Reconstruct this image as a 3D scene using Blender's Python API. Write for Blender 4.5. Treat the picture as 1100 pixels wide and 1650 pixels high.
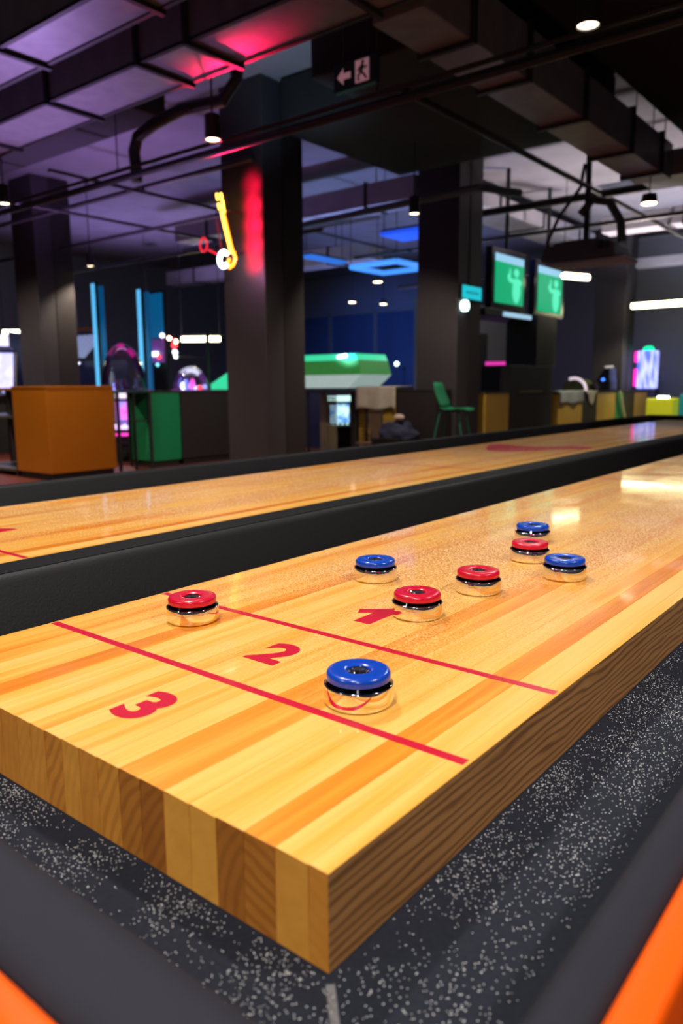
import bpy, bmesh, math, random
import numpy as np
from mathutils import Vector, Matrix, noise as mnoise

for o in list(bpy.data.objects):
    bpy.data.objects.remove(o)
SC = bpy.context.scene
COL = SC.collection
random.seed(7)
RNG = np.random.default_rng(11)

# ------------------------------------------------------------------ camera
F_PX = 1227.25
cam_d = bpy.data.cameras.new('camera')
cam = bpy.data.objects.new('camera', cam_d)
COL.objects.link(cam)
cam_d.sensor_fit = 'VERTICAL'
cam_d.sensor_height = 36.0
cam_d.sensor_width = 24.0
cam_d.lens = F_PX / 1650.0 * 36.0
CAM_FW = Vector((-0.61692, 0.76972, -0.16411)).normalized()
CAM_RT = Vector((0.78101, 0.62448, -0.00703)).normalized()
CAM_UP = CAM_RT.cross(CAM_FW).normalized()
M = Matrix((CAM_RT, CAM_UP, -CAM_FW)).transposed().to_4x4()
M.translation = Vector((0.24213, -0.28806, 1.06235))
cam.matrix_world = M
cam_d.clip_start = 0.02
cam_d.clip_end = 100
cam_d.dof.use_dof = True
cam_d.dof.focus_distance = 0.85
cam_d.dof.aperture_fstop = cam_d.lens / 4.2
SC.camera = cam

# ------------------------------------------------------------------ world, exposure
w = bpy.data.worlds.new('world')
SC.world = w
w.use_nodes = True
bg = w.node_tree.nodes['Background']
bg.inputs[0].default_value = (0.50, 0.50, 0.60, 1)
bg.inputs[1].default_value = 0.10
vs = SC.view_settings
vs.view_transform = 'Standard'
vs.look = 'None'
vs.exposure = 0.0
vs.gamma = 1.0
vs.use_curve_mapping = False


def light(name, kind, loc, energy, color=(1, 1, 1), size=0.05, target=None, spot=None, blend=0.5):
    d = bpy.data.lights.new(name, kind)
    d.energy = energy
    d.color = color
    if kind == 'AREA':
        d.size = size
    else:
        d.shadow_soft_size = size
    if kind == 'SPOT':
        d.spot_size = math.radians(spot or 100)
        d.spot_blend = blend
    o = bpy.data.objects.new(name, d)
    COL.objects.link(o)
    o.location = loc
    if target is not None:
        o.rotation_euler = (Vector(target) - Vector(loc)).to_track_quat('-Z', 'Y').to_euler()
    return o


# added spots without fixtures, standing in for coloured glow on ceiling and ducts
def up_fill(name, loc, energy, color, aim, cone=95):
    return light(name, 'SPOT', loc, energy, color, 0.15, aim, cone, 0.8)


up_fill('violet_up_fill', (-6.2, 3.5, 1.5), 150, (0.58, 0.36, 1.0), (-5.6, 3.0, 3.3), 100)
up_fill('purple_up_fill', (-8.6, 5.4, 1.4), 330, (0.60, 0.34, 1.0), (-8.6, 5.6, 4.0), 110)
up_fill('purple_up_fill', (-12.2, 9.0, 1.2), 420, (0.50, 0.34, 1.0), (-12.0, 9.2, 4.0), 120)
up_fill('blue_up_fill', (-7.4, 9.2, 1.3), 300, (0.36, 0.42, 1.0), (-7.4, 9.6, 4.0), 110)
up_fill('blue_up_fill', (-9.0, 13.0, 1.2), 260, (0.34, 0.42, 1.0), (-9.0, 13.2, 4.0), 120)
up_fill('white_up_fill', (-3.9, 11.8, 1.3), 650, (1.0, 0.86, 0.84), (-3.9, 11.6, 4.0), 115)
up_fill('pale_up_fill', (-3.2, 14.6, 1.2), 600, (0.80, 0.82, 1.0), (-3.2, 14.8, 4.0), 120)
up_fill('teal_up_fill', (-4.6, 4.9, 2.4), 60, (0.42, 0.75, 1.0), (-5.0, 5.5, 4.1), 70)
light('blue_window_wash', 'SPOT', (-10.5, 12.5, 2.6), 430, (0.16, 0.32, 1.0), 0.2, (-12.0, 17.4, 1.3), 75, 0.8)  # added spot, no fixture, that turns the far windows blue


# ------------------------------------------------------------------ materials
MATS = {}


def nt(name):
    m = bpy.data.materials.new(name)
    m.use_nodes = True
    t = m.node_tree
    b = t.nodes['Principled BSDF']
    return m, t, b


def N(t, kind, **kw):
    n = t.nodes.new(kind)
    for k, v in kw.items():
        setattr(n, k, v)
    return n


def mat(name, color, rough=0.5, metal=0.0, emit=None, strength=0.0, coat=0.0, var=0.12, scale=12.0, bump=0.0,
        alpha=None, spec=None, stretch=(1, 1, 1)):
    """plain surface with procedural mottling"""
    if name in MATS:
        return MATS[name]
    m, t, b = nt(name)
    tc = N(t, 'ShaderNodeTexCoord')
    mp = N(t, 'ShaderNodeMapping')
    mp.inputs['Scale'].default_value = stretch
    ns = N(t, 'ShaderNodeTexNoise')
    ns.inputs['Scale'].default_value = scale
    ns.inputs['Detail'].default_value = 4
    t.links.new(tc.outputs['Object'], mp.inputs[0])
    t.links.new(mp.outputs[0], ns.inputs['Vector'])
    mx = N(t, 'ShaderNodeMix', data_type='RGBA')
    c = Vector(color[:3])
    mx.inputs[6].default_value = (*[max(0, x * (1 - var)) for x in c], 1)
    mx.inputs[7].default_value = (*[min(1, x * (1 + var)) for x in c], 1)
    t.links.new(ns.outputs[0], mx.inputs[0])
    t.links.new(mx.outputs[2], b.inputs['Base Color'])
    b.inputs['Roughness'].default_value = rough
    b.inputs['Metallic'].default_value = metal
    b.inputs['Coat Weight'].default_value = coat
    b.inputs['Coat Roughness'].default_value = 0.06
    if spec is not None:
        b.inputs['Specular IOR Level'].default_value = spec
    if emit is not None:
        b.inputs['Emission Color'].default_value = (*emit, 1)
        b.inputs['Emission Strength'].default_value = strength
    if bump:
        bp = N(t, 'ShaderNodeBump')
        bp.inputs['Strength'].default_value = bump
        bp.inputs['Distance'].default_value = 0.002
        t.links.new(ns.outputs[0], bp.inputs['Height'])
        t.links.new(bp.outputs[0], b.inputs['Normal'])
    if alpha is not None:
        b.inputs['Alpha'].default_value = alpha
    MATS[name] = m
    return m


def glass(name, tint=(1, 1, 1), ior=1.3, rough=0.02):
    if name in MATS:
        return MATS[name]
    m, t, b = nt(name)
    t.nodes.remove(b)
    out = t.nodes['Material Output']
    tr = N(t, 'ShaderNodeBsdfTransparent')
    tr.inputs[0].default_value = (*tint, 1)
    gl = N(t, 'ShaderNodeBsdfGlossy')
    gl.inputs['Roughness'].default_value = rough
    fr = N(t, 'ShaderNodeFresnel')
    fr.inputs[0].default_value = ior
    mx = N(t, 'ShaderNodeMixShader')
    t.links.new(fr.outputs[0], mx.inputs[0])
    t.links.new(tr.outputs[0], mx.inputs[1])
    t.links.new(gl.outputs[0], mx.inputs[2])
    t.links.new(mx.outputs[0], out.inputs[0])
    MATS[name] = m
    return m


def glow(name, color, strength, scale=0.0, color2=None, stretch=(1, 1, 1)):
    """something that gives off light"""
    if name in MATS:
        return MATS[name]
    m, t, b = nt(name)
    b.inputs['Base Color'].default_value = (*[0.3 * c for c in color], 1)
    b.inputs['Roughness'].default_value = 0.3
    b.inputs['Emission Color'].default_value = (*color, 1)
    b.inputs['Emission Strength'].default_value = strength
    if color2 is not None:
        tc = N(t, 'ShaderNodeTexCoord')
        mp = N(t, 'ShaderNodeMapping')
        mp.inputs['Scale'].default_value = stretch
        ns = N(t, 'ShaderNodeTexNoise')
        ns.inputs['Scale'].default_value = scale
        ns.inputs['Detail'].default_value = 2
        rp = N(t, 'ShaderNodeValToRGB')
        rp.color_ramp.elements[0].position = 0.38
        rp.color_ramp.elements[0].color = (*color, 1)
        rp.color_ramp.elements[1].position = 0.62
        rp.color_ramp.elements[1].color = (*color2, 1)
        t.links.new(tc.outputs['Object'], mp.inputs[0])
        t.links.new(mp.outputs[0], ns.inputs['Vector'])
        t.links.new(ns.outputs[0], rp.inputs[0])
        t.links.new(rp.outputs[0], b.inputs['Emission Color'])
    MATS[name] = m
    return m


def ramp(t, fac, stops):
    r = N(t, 'ShaderNodeValToRGB')
    e = r.color_ramp.elements
    e[0].position, e[0].color = stops[0][0], (*stops[0][1], 1)
    e[1].position, e[1].color = stops[-1][0], (*stops[-1][1], 1)
    for p, c in stops[1:-1]:
        x = e.new(p)
        x.color = (*c, 1)
    t.links.new(fac, r.inputs[0])
    return r.outputs[0]


def mixc(t, fac, a, b, mode='MIX'):
    m = N(t, 'ShaderNodeMix', data_type='RGBA', blend_type=mode)
    for s, v in ((0, fac), (6, a), (7, b)):
        if isinstance(v, (int, float)):
            m.inputs[s].default_value = v
        elif isinstance(v, tuple):
            m.inputs[s].default_value = (*v, 1)
        else:
            t.links.new(v, m.inputs[s])
    return m.outputs[2]


def wood_coords(t, scale, jitter=7.0):
    """object coordinates shifted per stave so that the grain never runs on"""
    tc = N(t, 'ShaderNodeTexCoord')
    oi = N(t, 'ShaderNodeObjectInfo')
    mul = N(t, 'ShaderNodeMath', operation='MULTIPLY')
    mul.inputs[1].default_value = jitter
    t.links.new(oi.outputs['Random'], mul.inputs[0])
    cb = N(t, 'ShaderNodeCombineXYZ')
    for i in range(3):
        t.links.new(mul.outputs[0], cb.inputs[i])
    ad = N(t, 'ShaderNodeVectorMath', operation='ADD')
    t.links.new(tc.outputs['Object'], ad.inputs[0])
    t.links.new(cb.outputs[0], ad.inputs[1])
    mp = N(t, 'ShaderNodeMapping')
    mp.inputs['Scale'].default_value = scale
    t.links.new(ad.outputs[0], mp.inputs[0])
    return mp.outputs[0], oi


def make_wood_top():
    m, t, b = nt('lacquered_maple')
    v, oi = wood_coords(t, (42, 2.2, 42))
    n1 = N(t, 'ShaderNodeTexNoise')
    n1.inputs['Scale'].default_value = 1.0
    n1.inputs['Detail'].default_value = 5
    n1.inputs['Distortion'].default_value = 0.6
    t.links.new(v, n1.inputs['Vector'])
    v2, _ = wood_coords(t, (260, 5, 260))
    n2 = N(t, 'ShaderNodeTexNoise')
    n2.inputs['Scale'].default_value = 1.0
    n2.inputs['Detail'].default_value = 3
    t.links.new(v2, n2.inputs['Vector'])
    sp = N(t, 'ShaderNodeSeparateColor')
    t.links.new(oi.outputs['Color'], sp.inputs[0])
    # tone of the stave (red channel) + broad grain
    a = N(t, 'ShaderNodeMath', operation='MULTIPLY_ADD')
    a.inputs[1].default_value = 1.7
    a.inputs[2].default_value = -0.85
    t.links.new(n1.outputs[0], a.inputs[0])
    s = N(t, 'ShaderNodeMath', operation='ADD', use_clamp=True)
    t.links.new(a.outputs[0], s.inputs[0])
    t.links.new(sp.outputs[0], s.inputs[1])
    c = ramp(t, s.outputs[0], [(0.0, (0.94, 0.52, 0.120)), (0.35, (0.90, 0.41, 0.050)), (0.7, (0.82, 0.26, 0.008)),
                               (1.0, (0.66, 0.17, 0.006))])
    g = ramp(t, n2.outputs[0], [(0.3, (0.86, 0.80, 0.74)), (0.62, (1, 1, 1))])
    c = mixc(t, 0.55, c, g, 'MULTIPLY')
    tc = N(t, 'ShaderNodeTexCoord')
    # wax dust: patches drawn out along the board, broken into fine specks
    mpd = N(t, 'ShaderNodeMapping')
    mpd.inputs['Scale'].default_value = (7.5, 2.6, 1)
    t.links.new(tc.outputs['Object'], mpd.inputs[0])
    nd = N(t, 'ShaderNodeTexNoise')
    nd.inputs['Scale'].default_value = 1.0
    nd.inputs['Detail'].default_value = 6
    nd.inputs['Roughness'].default_value = 0.62
    t.links.new(mpd.outputs[0], nd.inputs['Vector'])
    sxyz = N(t, 'ShaderNodeSeparateXYZ')
    t.links.new(tc.outputs['Object'], sxyz.inputs[0])
    far = N(t, 'ShaderNodeMapRange')
    far.inputs['From Min'].default_value = 0.12
    far.inputs['From Max'].default_value = 0.75
    t.links.new(sxyz.outputs[1], far.inputs[0])
    edge = N(t, 'ShaderNodeMapRange')
    edge.inputs['From Min'].default_value = -0.03
    edge.inputs['From Max'].default_value = -0.17
    t.links.new(sxyz.outputs[0], edge.inputs[0])
    mm_ = N(t, 'ShaderNodeMath', operation='MULTIPLY')
    t.links.new(far.outputs[0], mm_.inputs[0])
    t.links.new(edge.outputs[0], mm_.inputs[1])
    pm = N(t, 'ShaderNodeMapRange')
    pm.inputs['From Min'].default_value = 0.37
    pm.inputs['From Max'].default_value = 0.56
    t.links.new(nd.outputs[0], pm.inputs[0])
    mask = N(t, 'ShaderNodeMath', operation='MULTIPLY')
    t.links.new(mm_.outputs[0], mask.inputs[0])
    t.links.new(pm.outputs[0], mask.inputs[1])
    sk = N(t, 'ShaderNodeTexNoise')
    sk.inputs['Scale'].default_value = 430
    sk.inputs['Detail'].default_value = 1
    t.links.new(tc.outputs['Object'], sk.inputs['Vector'])
    specks = ramp(t, sk.outputs[0], [(0.43, (0.50, 0.14, 0.006)), (0.50, (0.80, 0.32, 0.045)), (0.60, (1.0, 0.70, 0.34))])
    mk = N(t, 'ShaderNodeMath', operation='MULTIPLY')
    mk.inputs[1].default_value = 0.95
    t.links.new(mask.outputs[0], mk.inputs[0])
    c = mixc(t, mk.outputs[0], c, specks)
    t.links.new(c, b.inputs['Base Color'])
    n3 = N(t, 'ShaderNodeTexNoise')
    n3.inputs['Scale'].default_value = 9
    n3.inputs['Detail'].default_value = 6
    t.links.new(tc.outputs['Object'], n3.inputs['Vector'])
    rr = N(t, 'ShaderNodeMapRange')
    rr.inputs['From Min'].default_value = 0.35
    rr.inputs['From Max'].default_value = 0.7
    rr.inputs['To Min'].default_value = 0.03
    rr.inputs['To Max'].default_value = 0.12
    t.links.new(n3.outputs[0], rr.inputs[0])
    b.inputs['Roughness'].default_value = 0.45
    b.inputs['Specular IOR Level'].default_value = 0.2
    b.inputs['Coat Weight'].default_value = 0.6
    b.inputs['Coat IOR'].default_value = 1.42
    t.links.new(rr.outputs[0], b.inputs['Coat Roughness'])
    return m


def make_wood_end():
    m, t, b = nt('maple_end_grain')
    v, oi = wood_coords(t, (1, 1, 1), 0.11)
    wv = N(t, 'ShaderNodeTexWave', wave_type='RINGS', rings_direction='Y')
    wv.inputs['Scale'].default_value = 34
    wv.inputs['Distortion'].default_value = 5.0
    wv.inputs['Detail'].default_value = 2
    wv.inputs['Detail Scale'].default_value = 0.6
    t.links.new(v, wv.inputs['Vector'])
    n2 = N(t, 'ShaderNodeTexNoise')
    n2.inputs['Scale'].default_value = 60
    n2.inputs['Detail'].default_value = 4
    t.links.new(v, n2.inputs['Vector'])
    sp = N(t, 'ShaderNodeSeparateColor')
    t.links.new(oi.outputs['Color'], sp.inputs[0])
    base = ramp(t, sp.outputs[1], [(0.0, (0.84, 0.39, 0.058)), (0.5, (0.66, 0.255, 0.032)), (1.0, (0.34, 0.105, 0.013))])
    rings = ramp(t, wv.outputs[0], [(0.2, (0.62, 0.52, 0.42)), (0.6, (1, 1, 1))])
    # blue channel: how strongly the year rings show
    mb = N(t, 'ShaderNodeMath', operation='MULTIPLY')
    mb.inputs[1].default_value = 0.6
    t.links.new(sp.outputs[2], mb.inputs[0])
    c = mixc(t, mb.outputs[0], base, rings, 'MULTIPLY')
    fl = ramp(t, n2.outputs[0], [(0.3, (0.86, 0.82, 0.76)), (0.65, (1, 1, 1))])
    c = mixc(t, 0.7, c, fl, 'MULTIPLY')
    t.links.new(c, b.inputs['Base Color'])
    b.inputs['Roughness'].default_value = 0.5
    return m


def make_wood_side():
    m, t, b = nt('maple_side_grain')
    v, oi = wood_coords(t, (1, 0.16, 1), 1.7)
    wv = N(t, 'ShaderNodeTexWave', wave_type='BANDS', bands_direction='Z')
    wv.inputs['Scale'].default_value = 44
    wv.inputs['Distortion'].default_value = 9.0
    wv.inputs['Detail'].default_value = 2.0
    wv.inputs['Detail Scale'].default_value = 0.9
    wv.inputs['Detail Roughness'].default_value = 0.6
    t.links.new(v, wv.inputs['Vector'])
    v2, _ = wood_coords(t, (300, 9, 300))
    n2 = N(t, 'ShaderNodeTexNoise')
    n2.inputs['Scale'].default_value = 1
    n2.inputs['Detail'].default_value = 3
    t.links.new(v2, n2.inputs['Vector'])
    c = ramp(t, wv.outputs[0], [(0.05, (0.25, 0.105, 0.032)), (0.4, (0.42, 0.19, 0.058)), (0.9, (0.50, 0.235, 0.075))])
    fl = ramp(t, n2.outputs[0], [(0.3, (0.7, 0.66, 0.6)), (0.65, (1, 1, 1))])
    c = mixc(t, 0.7, c, fl, 'MULTIPLY')
    t.links.new(c, b.inputs['Base Color'])
    b.inputs['Roughness'].default_value = 0.5
    return m


WOOD = [make_wood_top(), make_wood_end(), make_wood_side()]


def make_red_paint():
    m, t, b = nt('red_paint')
    tc = N(t, 'ShaderNodeTexCoord')
    n = N(t, 'ShaderNodeTexNoise')
    n.inputs['Scale'].default_value = 900
    n.inputs['Detail'].default_value = 3
    t.links.new(tc.outputs['Object'], n.inputs['Vector'])
    c = ramp(t, n.outputs[0], [(0.3, (0.50, 0.001, 0.022)), (0.60, (0.58, 0.004, 0.032)), (0.74, (0.72, 0.10, 0.04))])
    t.links.new(c, b.inputs['Base Color'])
    b.inputs['Roughness'].default_value = 0.4
    b.inputs['Specular IOR Level'].default_value = 0.15
    b.inputs['Coat Weight'].default_value = 0.4
    b.inputs['Coat Roughness'].default_value = 0.1
    return m


RED_PAINT = make_red_paint()
M_GUTTER = mat('gutter_carpet', (0.0165, 0.0182, 0.0265), 0.9, var=0.35, scale=260, bump=0.35, spec=0.15)
M_PAD = mat('rail_vinyl', (0.0165, 0.0160, 0.0240), 0.7, var=0.12, scale=60, bump=0.08, spec=0.25)
M_PAD_D = mat('divider_vinyl', (0.0095, 0.0080, 0.0092), 0.6, var=0.2, scale=300, bump=0.25, spec=0.25)
M_ORANGE = mat('orange_lacquer', (1.0, 0.105, 0.0), 0.5, coat=0.0, spec=0.2, var=0.08, scale=5)
M_BLACKM = mat('black_metal', (0.018, 0.018, 0.020), 0.5, var=0.2)
M_BLACKW = mat('black_laminate', (0.012, 0.011, 0.011), 0.6, var=0.2)
M_CHROME = mat('polished_steel', (0.93, 0.90, 0.88), 0.035, 1.0, var=0.02)
M_CHROME_DARKREFL = mat('steel_dark_reflection', (0.10, 0.10, 0.12), 0.06, 1.0, var=0.05)  # polished steel coloured dark for the dim ceiling it would mirror
M_BLUECAP = mat('blue_plastic', (0.004, 0.055, 0.46), 0.22, coat=0.3, var=0.05, bump=0.02)
M_REDCAP = mat('red_plastic', (0.62, 0.004, 0.028), 0.25, coat=0.3, var=0.05, bump=0.02)
M_GRAIN = mat('wax_grain', (0.86, 0.74, 0.62), 0.35, var=0.1, scale=400)
M_GRAINW = mat('pale_wax_grain', (0.93, 0.90, 0.88), 0.4, var=0.1, scale=400)
M_PILLAR = mat('pillar_paint', (0.042, 0.036, 0.042), 0.6, var=0.12, scale=3)
M_PANELD = mat('brown_black_panel', (0.022, 0.016, 0.017), 0.6, var=0.15, scale=4)
M_DUCT = mat('galvanised_duct', (0.30, 0.29, 0.32), 0.45, 0.35, var=0.3, scale=7)
M_DUCTD = mat('duct_flange', (0.035, 0.030, 0.034), 0.5, 0.3, var=0.2)
M_PIPE = mat('dark_pipe', (0.045, 0.040, 0.044), 0.4, 0.3, var=0.25)
M_CEIL = mat('ceiling_concrete', (0.20, 0.19, 0.22), 0.9, var=0.35, scale=1.6)
M_BLACKC = mat('black_soffit', (0.016, 0.016, 0.017), 0.85, var=0.2)
M_WALL = mat('dark_wall_paint', (0.17, 0.175, 0.24), 0.7, var=0.15, scale=1.2)
M_YELLOW = mat('ochre_laminate', (0.50, 0.31, 0.045), 0.45, var=0.15, scale=3)
M_OCHRE2 = mat('tan_laminate', (0.33, 0.20, 0.07), 0.5, var=0.15, scale=3)
M_GREEN = mat('green_laminate', (0.006, 0.26, 0.10), 0.45, var=0.12, scale=3)
M_CLOTH = mat('white_cloth', (0.55, 0.50, 0.42), 0.9, var=0.2, scale=14, bump=0.3)
M_CLOTHG = mat('grey_cloth', (0.26, 0.29, 0.29), 0.9, var=0.2, scale=14, bump=0.3)
M_GREY = mat('grey_panel', (0.24, 0.22, 0.20), 0.7)
M_WARM = glow('warm_led', (1.0, 0.78, 0.50), 9.0)
M_TUBE_Y = glow('yellow_white_tube', (1.0, 0.93, 0.52), 14.0)
M_CYAN = glow('cyan_tube', (0.10, 0.48, 0.86), 1.1)
M_BLACKG = mat('black_gloss', (0.01, 0.01, 0.012), 0.2)


# ------------------------------------------------------------------ mesh helpers
class MB:
    def __init__(s):
        s.v, s.f, s.mi = [], [], []

    def add(s, vs_, fs, mi=0):
        k = len(s.v)
        s.v += [tuple(p) for p in vs_]
        s.f += [tuple(i + k for i in f) for f in fs]
        s.mi += [mi] * len(fs)
        return s

    def box(s, a, b, mi=0):
        (x0, y0, z0), (x1, y1, z1) = a, b
        x0, x1 = min(x0, x1), max(x0, x1)
        y0, y1 = min(y0, y1), max(y0, y1)
        z0, z1 = min(z0, z1), max(z0, z1)
        return s.add([(x0, y0, z0), (x1, y0, z0), (x1, y1, z0), (x0, y1, z0),
                      (x0, y0, z1), (x1, y0, z1), (x1, y1, z1), (x0, y1, z1)],
                     [(0, 3, 2, 1), (4, 5, 6, 7), (0, 1, 5, 4), (1, 2, 6, 5), (2, 3, 7, 6), (3, 0, 4, 7)], mi)

    def prism(s, poly, axis, a, b, mi=0):
        """poly: 2-D outline in the two remaining axes (in xyz order), extruded a..b along axis"""
        n = len(poly)
        def P(q, h):
            if axis == 'x':
                return (h, q[0], q[1])
            if axis == 'y':
                return (q[0], h, q[1])
            return (q[0], q[1], h)
        vs_ = [P(q, a) for q in poly] + [P(q, b) for q in poly]
        fs = [tuple(range(n))[::-1], tuple(range(n, 2 * n))]
        fs += [(i, (i + 1) % n, n + (i + 1) % n, n + i) for i in range(n)]
        return s.add(vs_, fs, mi)

    def tube(s, pts, r, n=10, closed=False, mi=0):
        pts = [Vector(p) for p in pts]
        m = len(pts)
        rr = r if isinstance(r, (list, tuple)) else [r] * m
        rings = []
        prev = None
        for i, p in enumerate(pts):
            if closed:
                d = pts[(i + 1) % m] - pts[i - 1]
            else:
                d = pts[min(i + 1, m - 1)] - pts[max(i - 1, 0)]
            d.normalize()
            if prev is None:
                ref = Vector((0, 0, 1)) if abs(d.z) < 0.9 else Vector((1, 0, 0))
                u_ = d.cross(ref).normalized()
            else:
                u_ = (prev - d * prev.dot(d)).normalized()
            prev = u_
            w_ = d.cross(u_)
            rings.append([p + rr[i] * (math.cos(2 * math.pi * k / n) * u_ + math.sin(2 * math.pi * k / n) * w_) for k in range(n)])
        vs_ = [q for rg in rings for q in rg]
        fs = []
        for i in range(m if closed else m - 1):
            j = (i + 1) % m
            for k in range(n):
                fs.append((i * n + k, i * n + (k + 1) % n, j * n + (k + 1) % n, j * n + k))
        if not closed:
            fs.append(tuple(range(n))[::-1])
            fs.append(tuple((m - 1) * n + k for k in range(n)))
        return s.add(vs_, fs, mi)

    def lathe(s, prof, c=(0, 0, 0), n=32, mi=0, axis='z', squash=1.0):
        """prof: (r, h) pairs round a vertical axis through c"""
        vs_, fs = [], []
        for r, h in prof:
            for k in range(n):
                a = 2 * math.pi * k / n
                vs_.append((c[0] + r * math.cos(a), c[1] + squash * r * math.sin(a), c[2] + h))
        for i in range(len(prof) - 1):
            for k in range(n):
                fs.append((i * n + k, i * n + (k + 1) % n, (i + 1) * n + (k + 1) % n, (i + 1) * n + k))
        if prof[0][0] > 1e-6:
            fs.append(tuple(range(n))[::-1])
        if prof[-1][0] > 1e-6:
            fs.append(tuple((len(prof) - 1) * n + k for k in range(n)))
        return s.add(vs_, fs, mi)

    def build(s, name, m, parent=None, smooth=False, bevel=0.0, seg=2):
        off = Vector((0, 0, 0))
        p = parent
        while p is not None:
            off += Vector(p.location)
            p = p.parent
        me = bpy.data.meshes.new(name)
        me.from_pydata([tuple(Vector(q) - off) for q in s.v], [], s.f)
        for mm in (m if isinstance(m, (list, tuple)) else [m]):
            me.materials.append(mm)
        me.polygons.foreach_set('material_index', s.mi)
        bm = bmesh.new()
        bm.from_mesh(me)
        bmesh.ops.remove_doubles(bm, verts=bm.verts, dist=1e-6)
        if bevel:
            bmesh.ops.bevel(bm, geom=[e for e in bm.edges if len(e.link_faces) == 2 and e.calc_face_angle(0) > 0.3],
                            offset=bevel, segments=seg, profile=0.5, affect='EDGES', clamp_overlap=True)
        bmesh.ops.recalc_face_normals(bm, faces=bm.faces)
        bm.to_mesh(me)
        bm.free()
        if smooth:
            me.polygons.foreach_set('use_smooth', [True] * len(me.polygons))
            try:
                me.set_sharp_from_angle(angle=math.radians(38))
            except Exception:
                pass
        me.update()
        o = bpy.data.objects.new(name, me)
        COL.objects.link(o)
        o.parent = parent
        return o


def tag(o, label=None, cat=None, group=None, kind=None):
    if label:
        o['label'] = label
    if cat:
        o['category'] = cat
    if group:
        o['group'] = group
    if kind:
        o['kind'] = kind
    return o


def thing(name, label, cat, loc, group=None, kind=None):
    o = bpy.data.objects.new(name, None)
    COL.objects.link(o)
    o.location = loc
    o.empty_display_size = 0.1
    return tag(o, label, cat, group, kind)


def copy_tree(o, loc=None, parent=None, label=None):
    c = o.copy()
    COL.objects.link(c)
    c.parent = parent
    if loc is not None:
        c.location = loc
    if label:
        c['label'] = label
    for ch in list(o.children):
        copy_tree(ch, None, c)
    return c


def bx(a, b):
    return MB().box(a, b)


def rounded(pts, k=4, r=0.01):
    """round the corners of a 2-D outline"""
    out = []
    n = len(pts)
    for i, p in enumerate(pts):
        p = Vector(p)
        a = (Vector(pts[i - 1]) - p)
        b = (Vector(pts[(i + 1) % n]) - p)
        rr = min(r, a.length * 0.45, b.length * 0.45)
        s0 = p + a.normalized() * rr
        s1 = p + b.normalized() * rr
        for j in range(k + 1):
            t = j / k
            q = s0 * (1 - t) ** 2 + p * 2 * t * (1 - t) + s1 * t ** 2
            out.append((q.x, q.y))
    return out


# ------------------------------------------------------------------ room shell
XL, YB, ZC = -16.5, 17.5, 4.15
M_FLOOR = mat('red_brown_floor', (0.16, 0.030, 0.018), 0.5, var=0.7, scale=9, stretch=(6, 1, 1))
tag(bx((XL, -5, -0.1), (8, YB, 0)).build('floor', M_FLOOR), 'dark red brown floor of the games hall', 'floor', kind='structure')
tag(bx((XL, -5, ZC), (8, YB, ZC + 0.15)).build('ceiling', M_CEIL), 'raw concrete ceiling above the ducts', 'ceiling', kind='structure')
tag(bx((XL - 0.15, -5, 0), (XL, YB, ZC)).build('wall_left', M_WALL), 'dark painted wall behind the arcade machines', 'wall', kind='structure')
tag(bx((XL, YB, 0), (8, YB + 0.15, ZC)).build('wall_back', M_WALL), 'dark painted wall at the far end of the hall', 'wall', kind='structure')


def pillar(x, y, label, s=0.62, seams=True):
    p = thing('pillar', label, 'pillar', (x - s / 2, y + s / 2, 0), kind='structure')
    # corner (x, y) is the one that faces the tables
    bx((x - s, y, 0), (x, y + s, ZC)).build('shaft', M_PILLAR, p, bevel=0.01)
    bx((x - 0.005, y + s * 0.46, 0.0), (x + 0.008, y + s * 0.97, ZC)).build('side_panel', M_PANELD, p)
    bx((x - s - 0.012, y - 0.012, 0), (x + 0.012, y + s + 0.012, 0.12)).build('plinth', M_BLACKM, p)
    return p


pillar(-5.518, 5.649, 'square pillar with the red neon glow on it')
pillar(-10.645, 6.079, 'square grey pillar behind the orange counter')
pillar(-4.928, 8.593, 'square dark pillar behind the green bar chair')
pillar(-5.177, 15.66, 'far grey pillar beyond the two green screens')

# blue lit glazing in the far wall
M_PANE = mat('blue_glass', (0.050, 0.085, 0.20), 0.12, var=0.3, scale=0.8, coat=0.5, stretch=(3, 1, 0.3))
M_MULL = mat('pale_mullion', (0.16, 0.17, 0.20), 0.5)
for k, (x0, x1) in enumerate(((-15.9, -14.35), (-14.3, -12.72), (-12.66, -10.95), (-10.9, -9.4))):
    wn = thing('window_%d' % (k + 1), ['blue lit window mostly hidden by the neon pillar', 'blue lit window just right of the neon pillar', 'blue lit window above the end of the green game hood', 'blue lit window next to the dark pillar'][k],
               'window', (x0, YB, 0), kind='structure')
    bx((x0, YB - 0.05, 0.05), (x1, YB - 0.02, 3.05)).build('pane', M_PANE, wn)
    MB().box((x0 - 0.03, YB - 0.1, 0), (x0 + 0.03, YB - 0.001, 3.1)).box((x1 - 0.03, YB - 0.1, 0), (x1 + 0.03, YB - 0.001, 3.1)) \
        .box((x0, YB - 0.1, 3.05), (x1, YB - 0.001, 3.12)).build('window_frame', M_MULL, wn)

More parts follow.
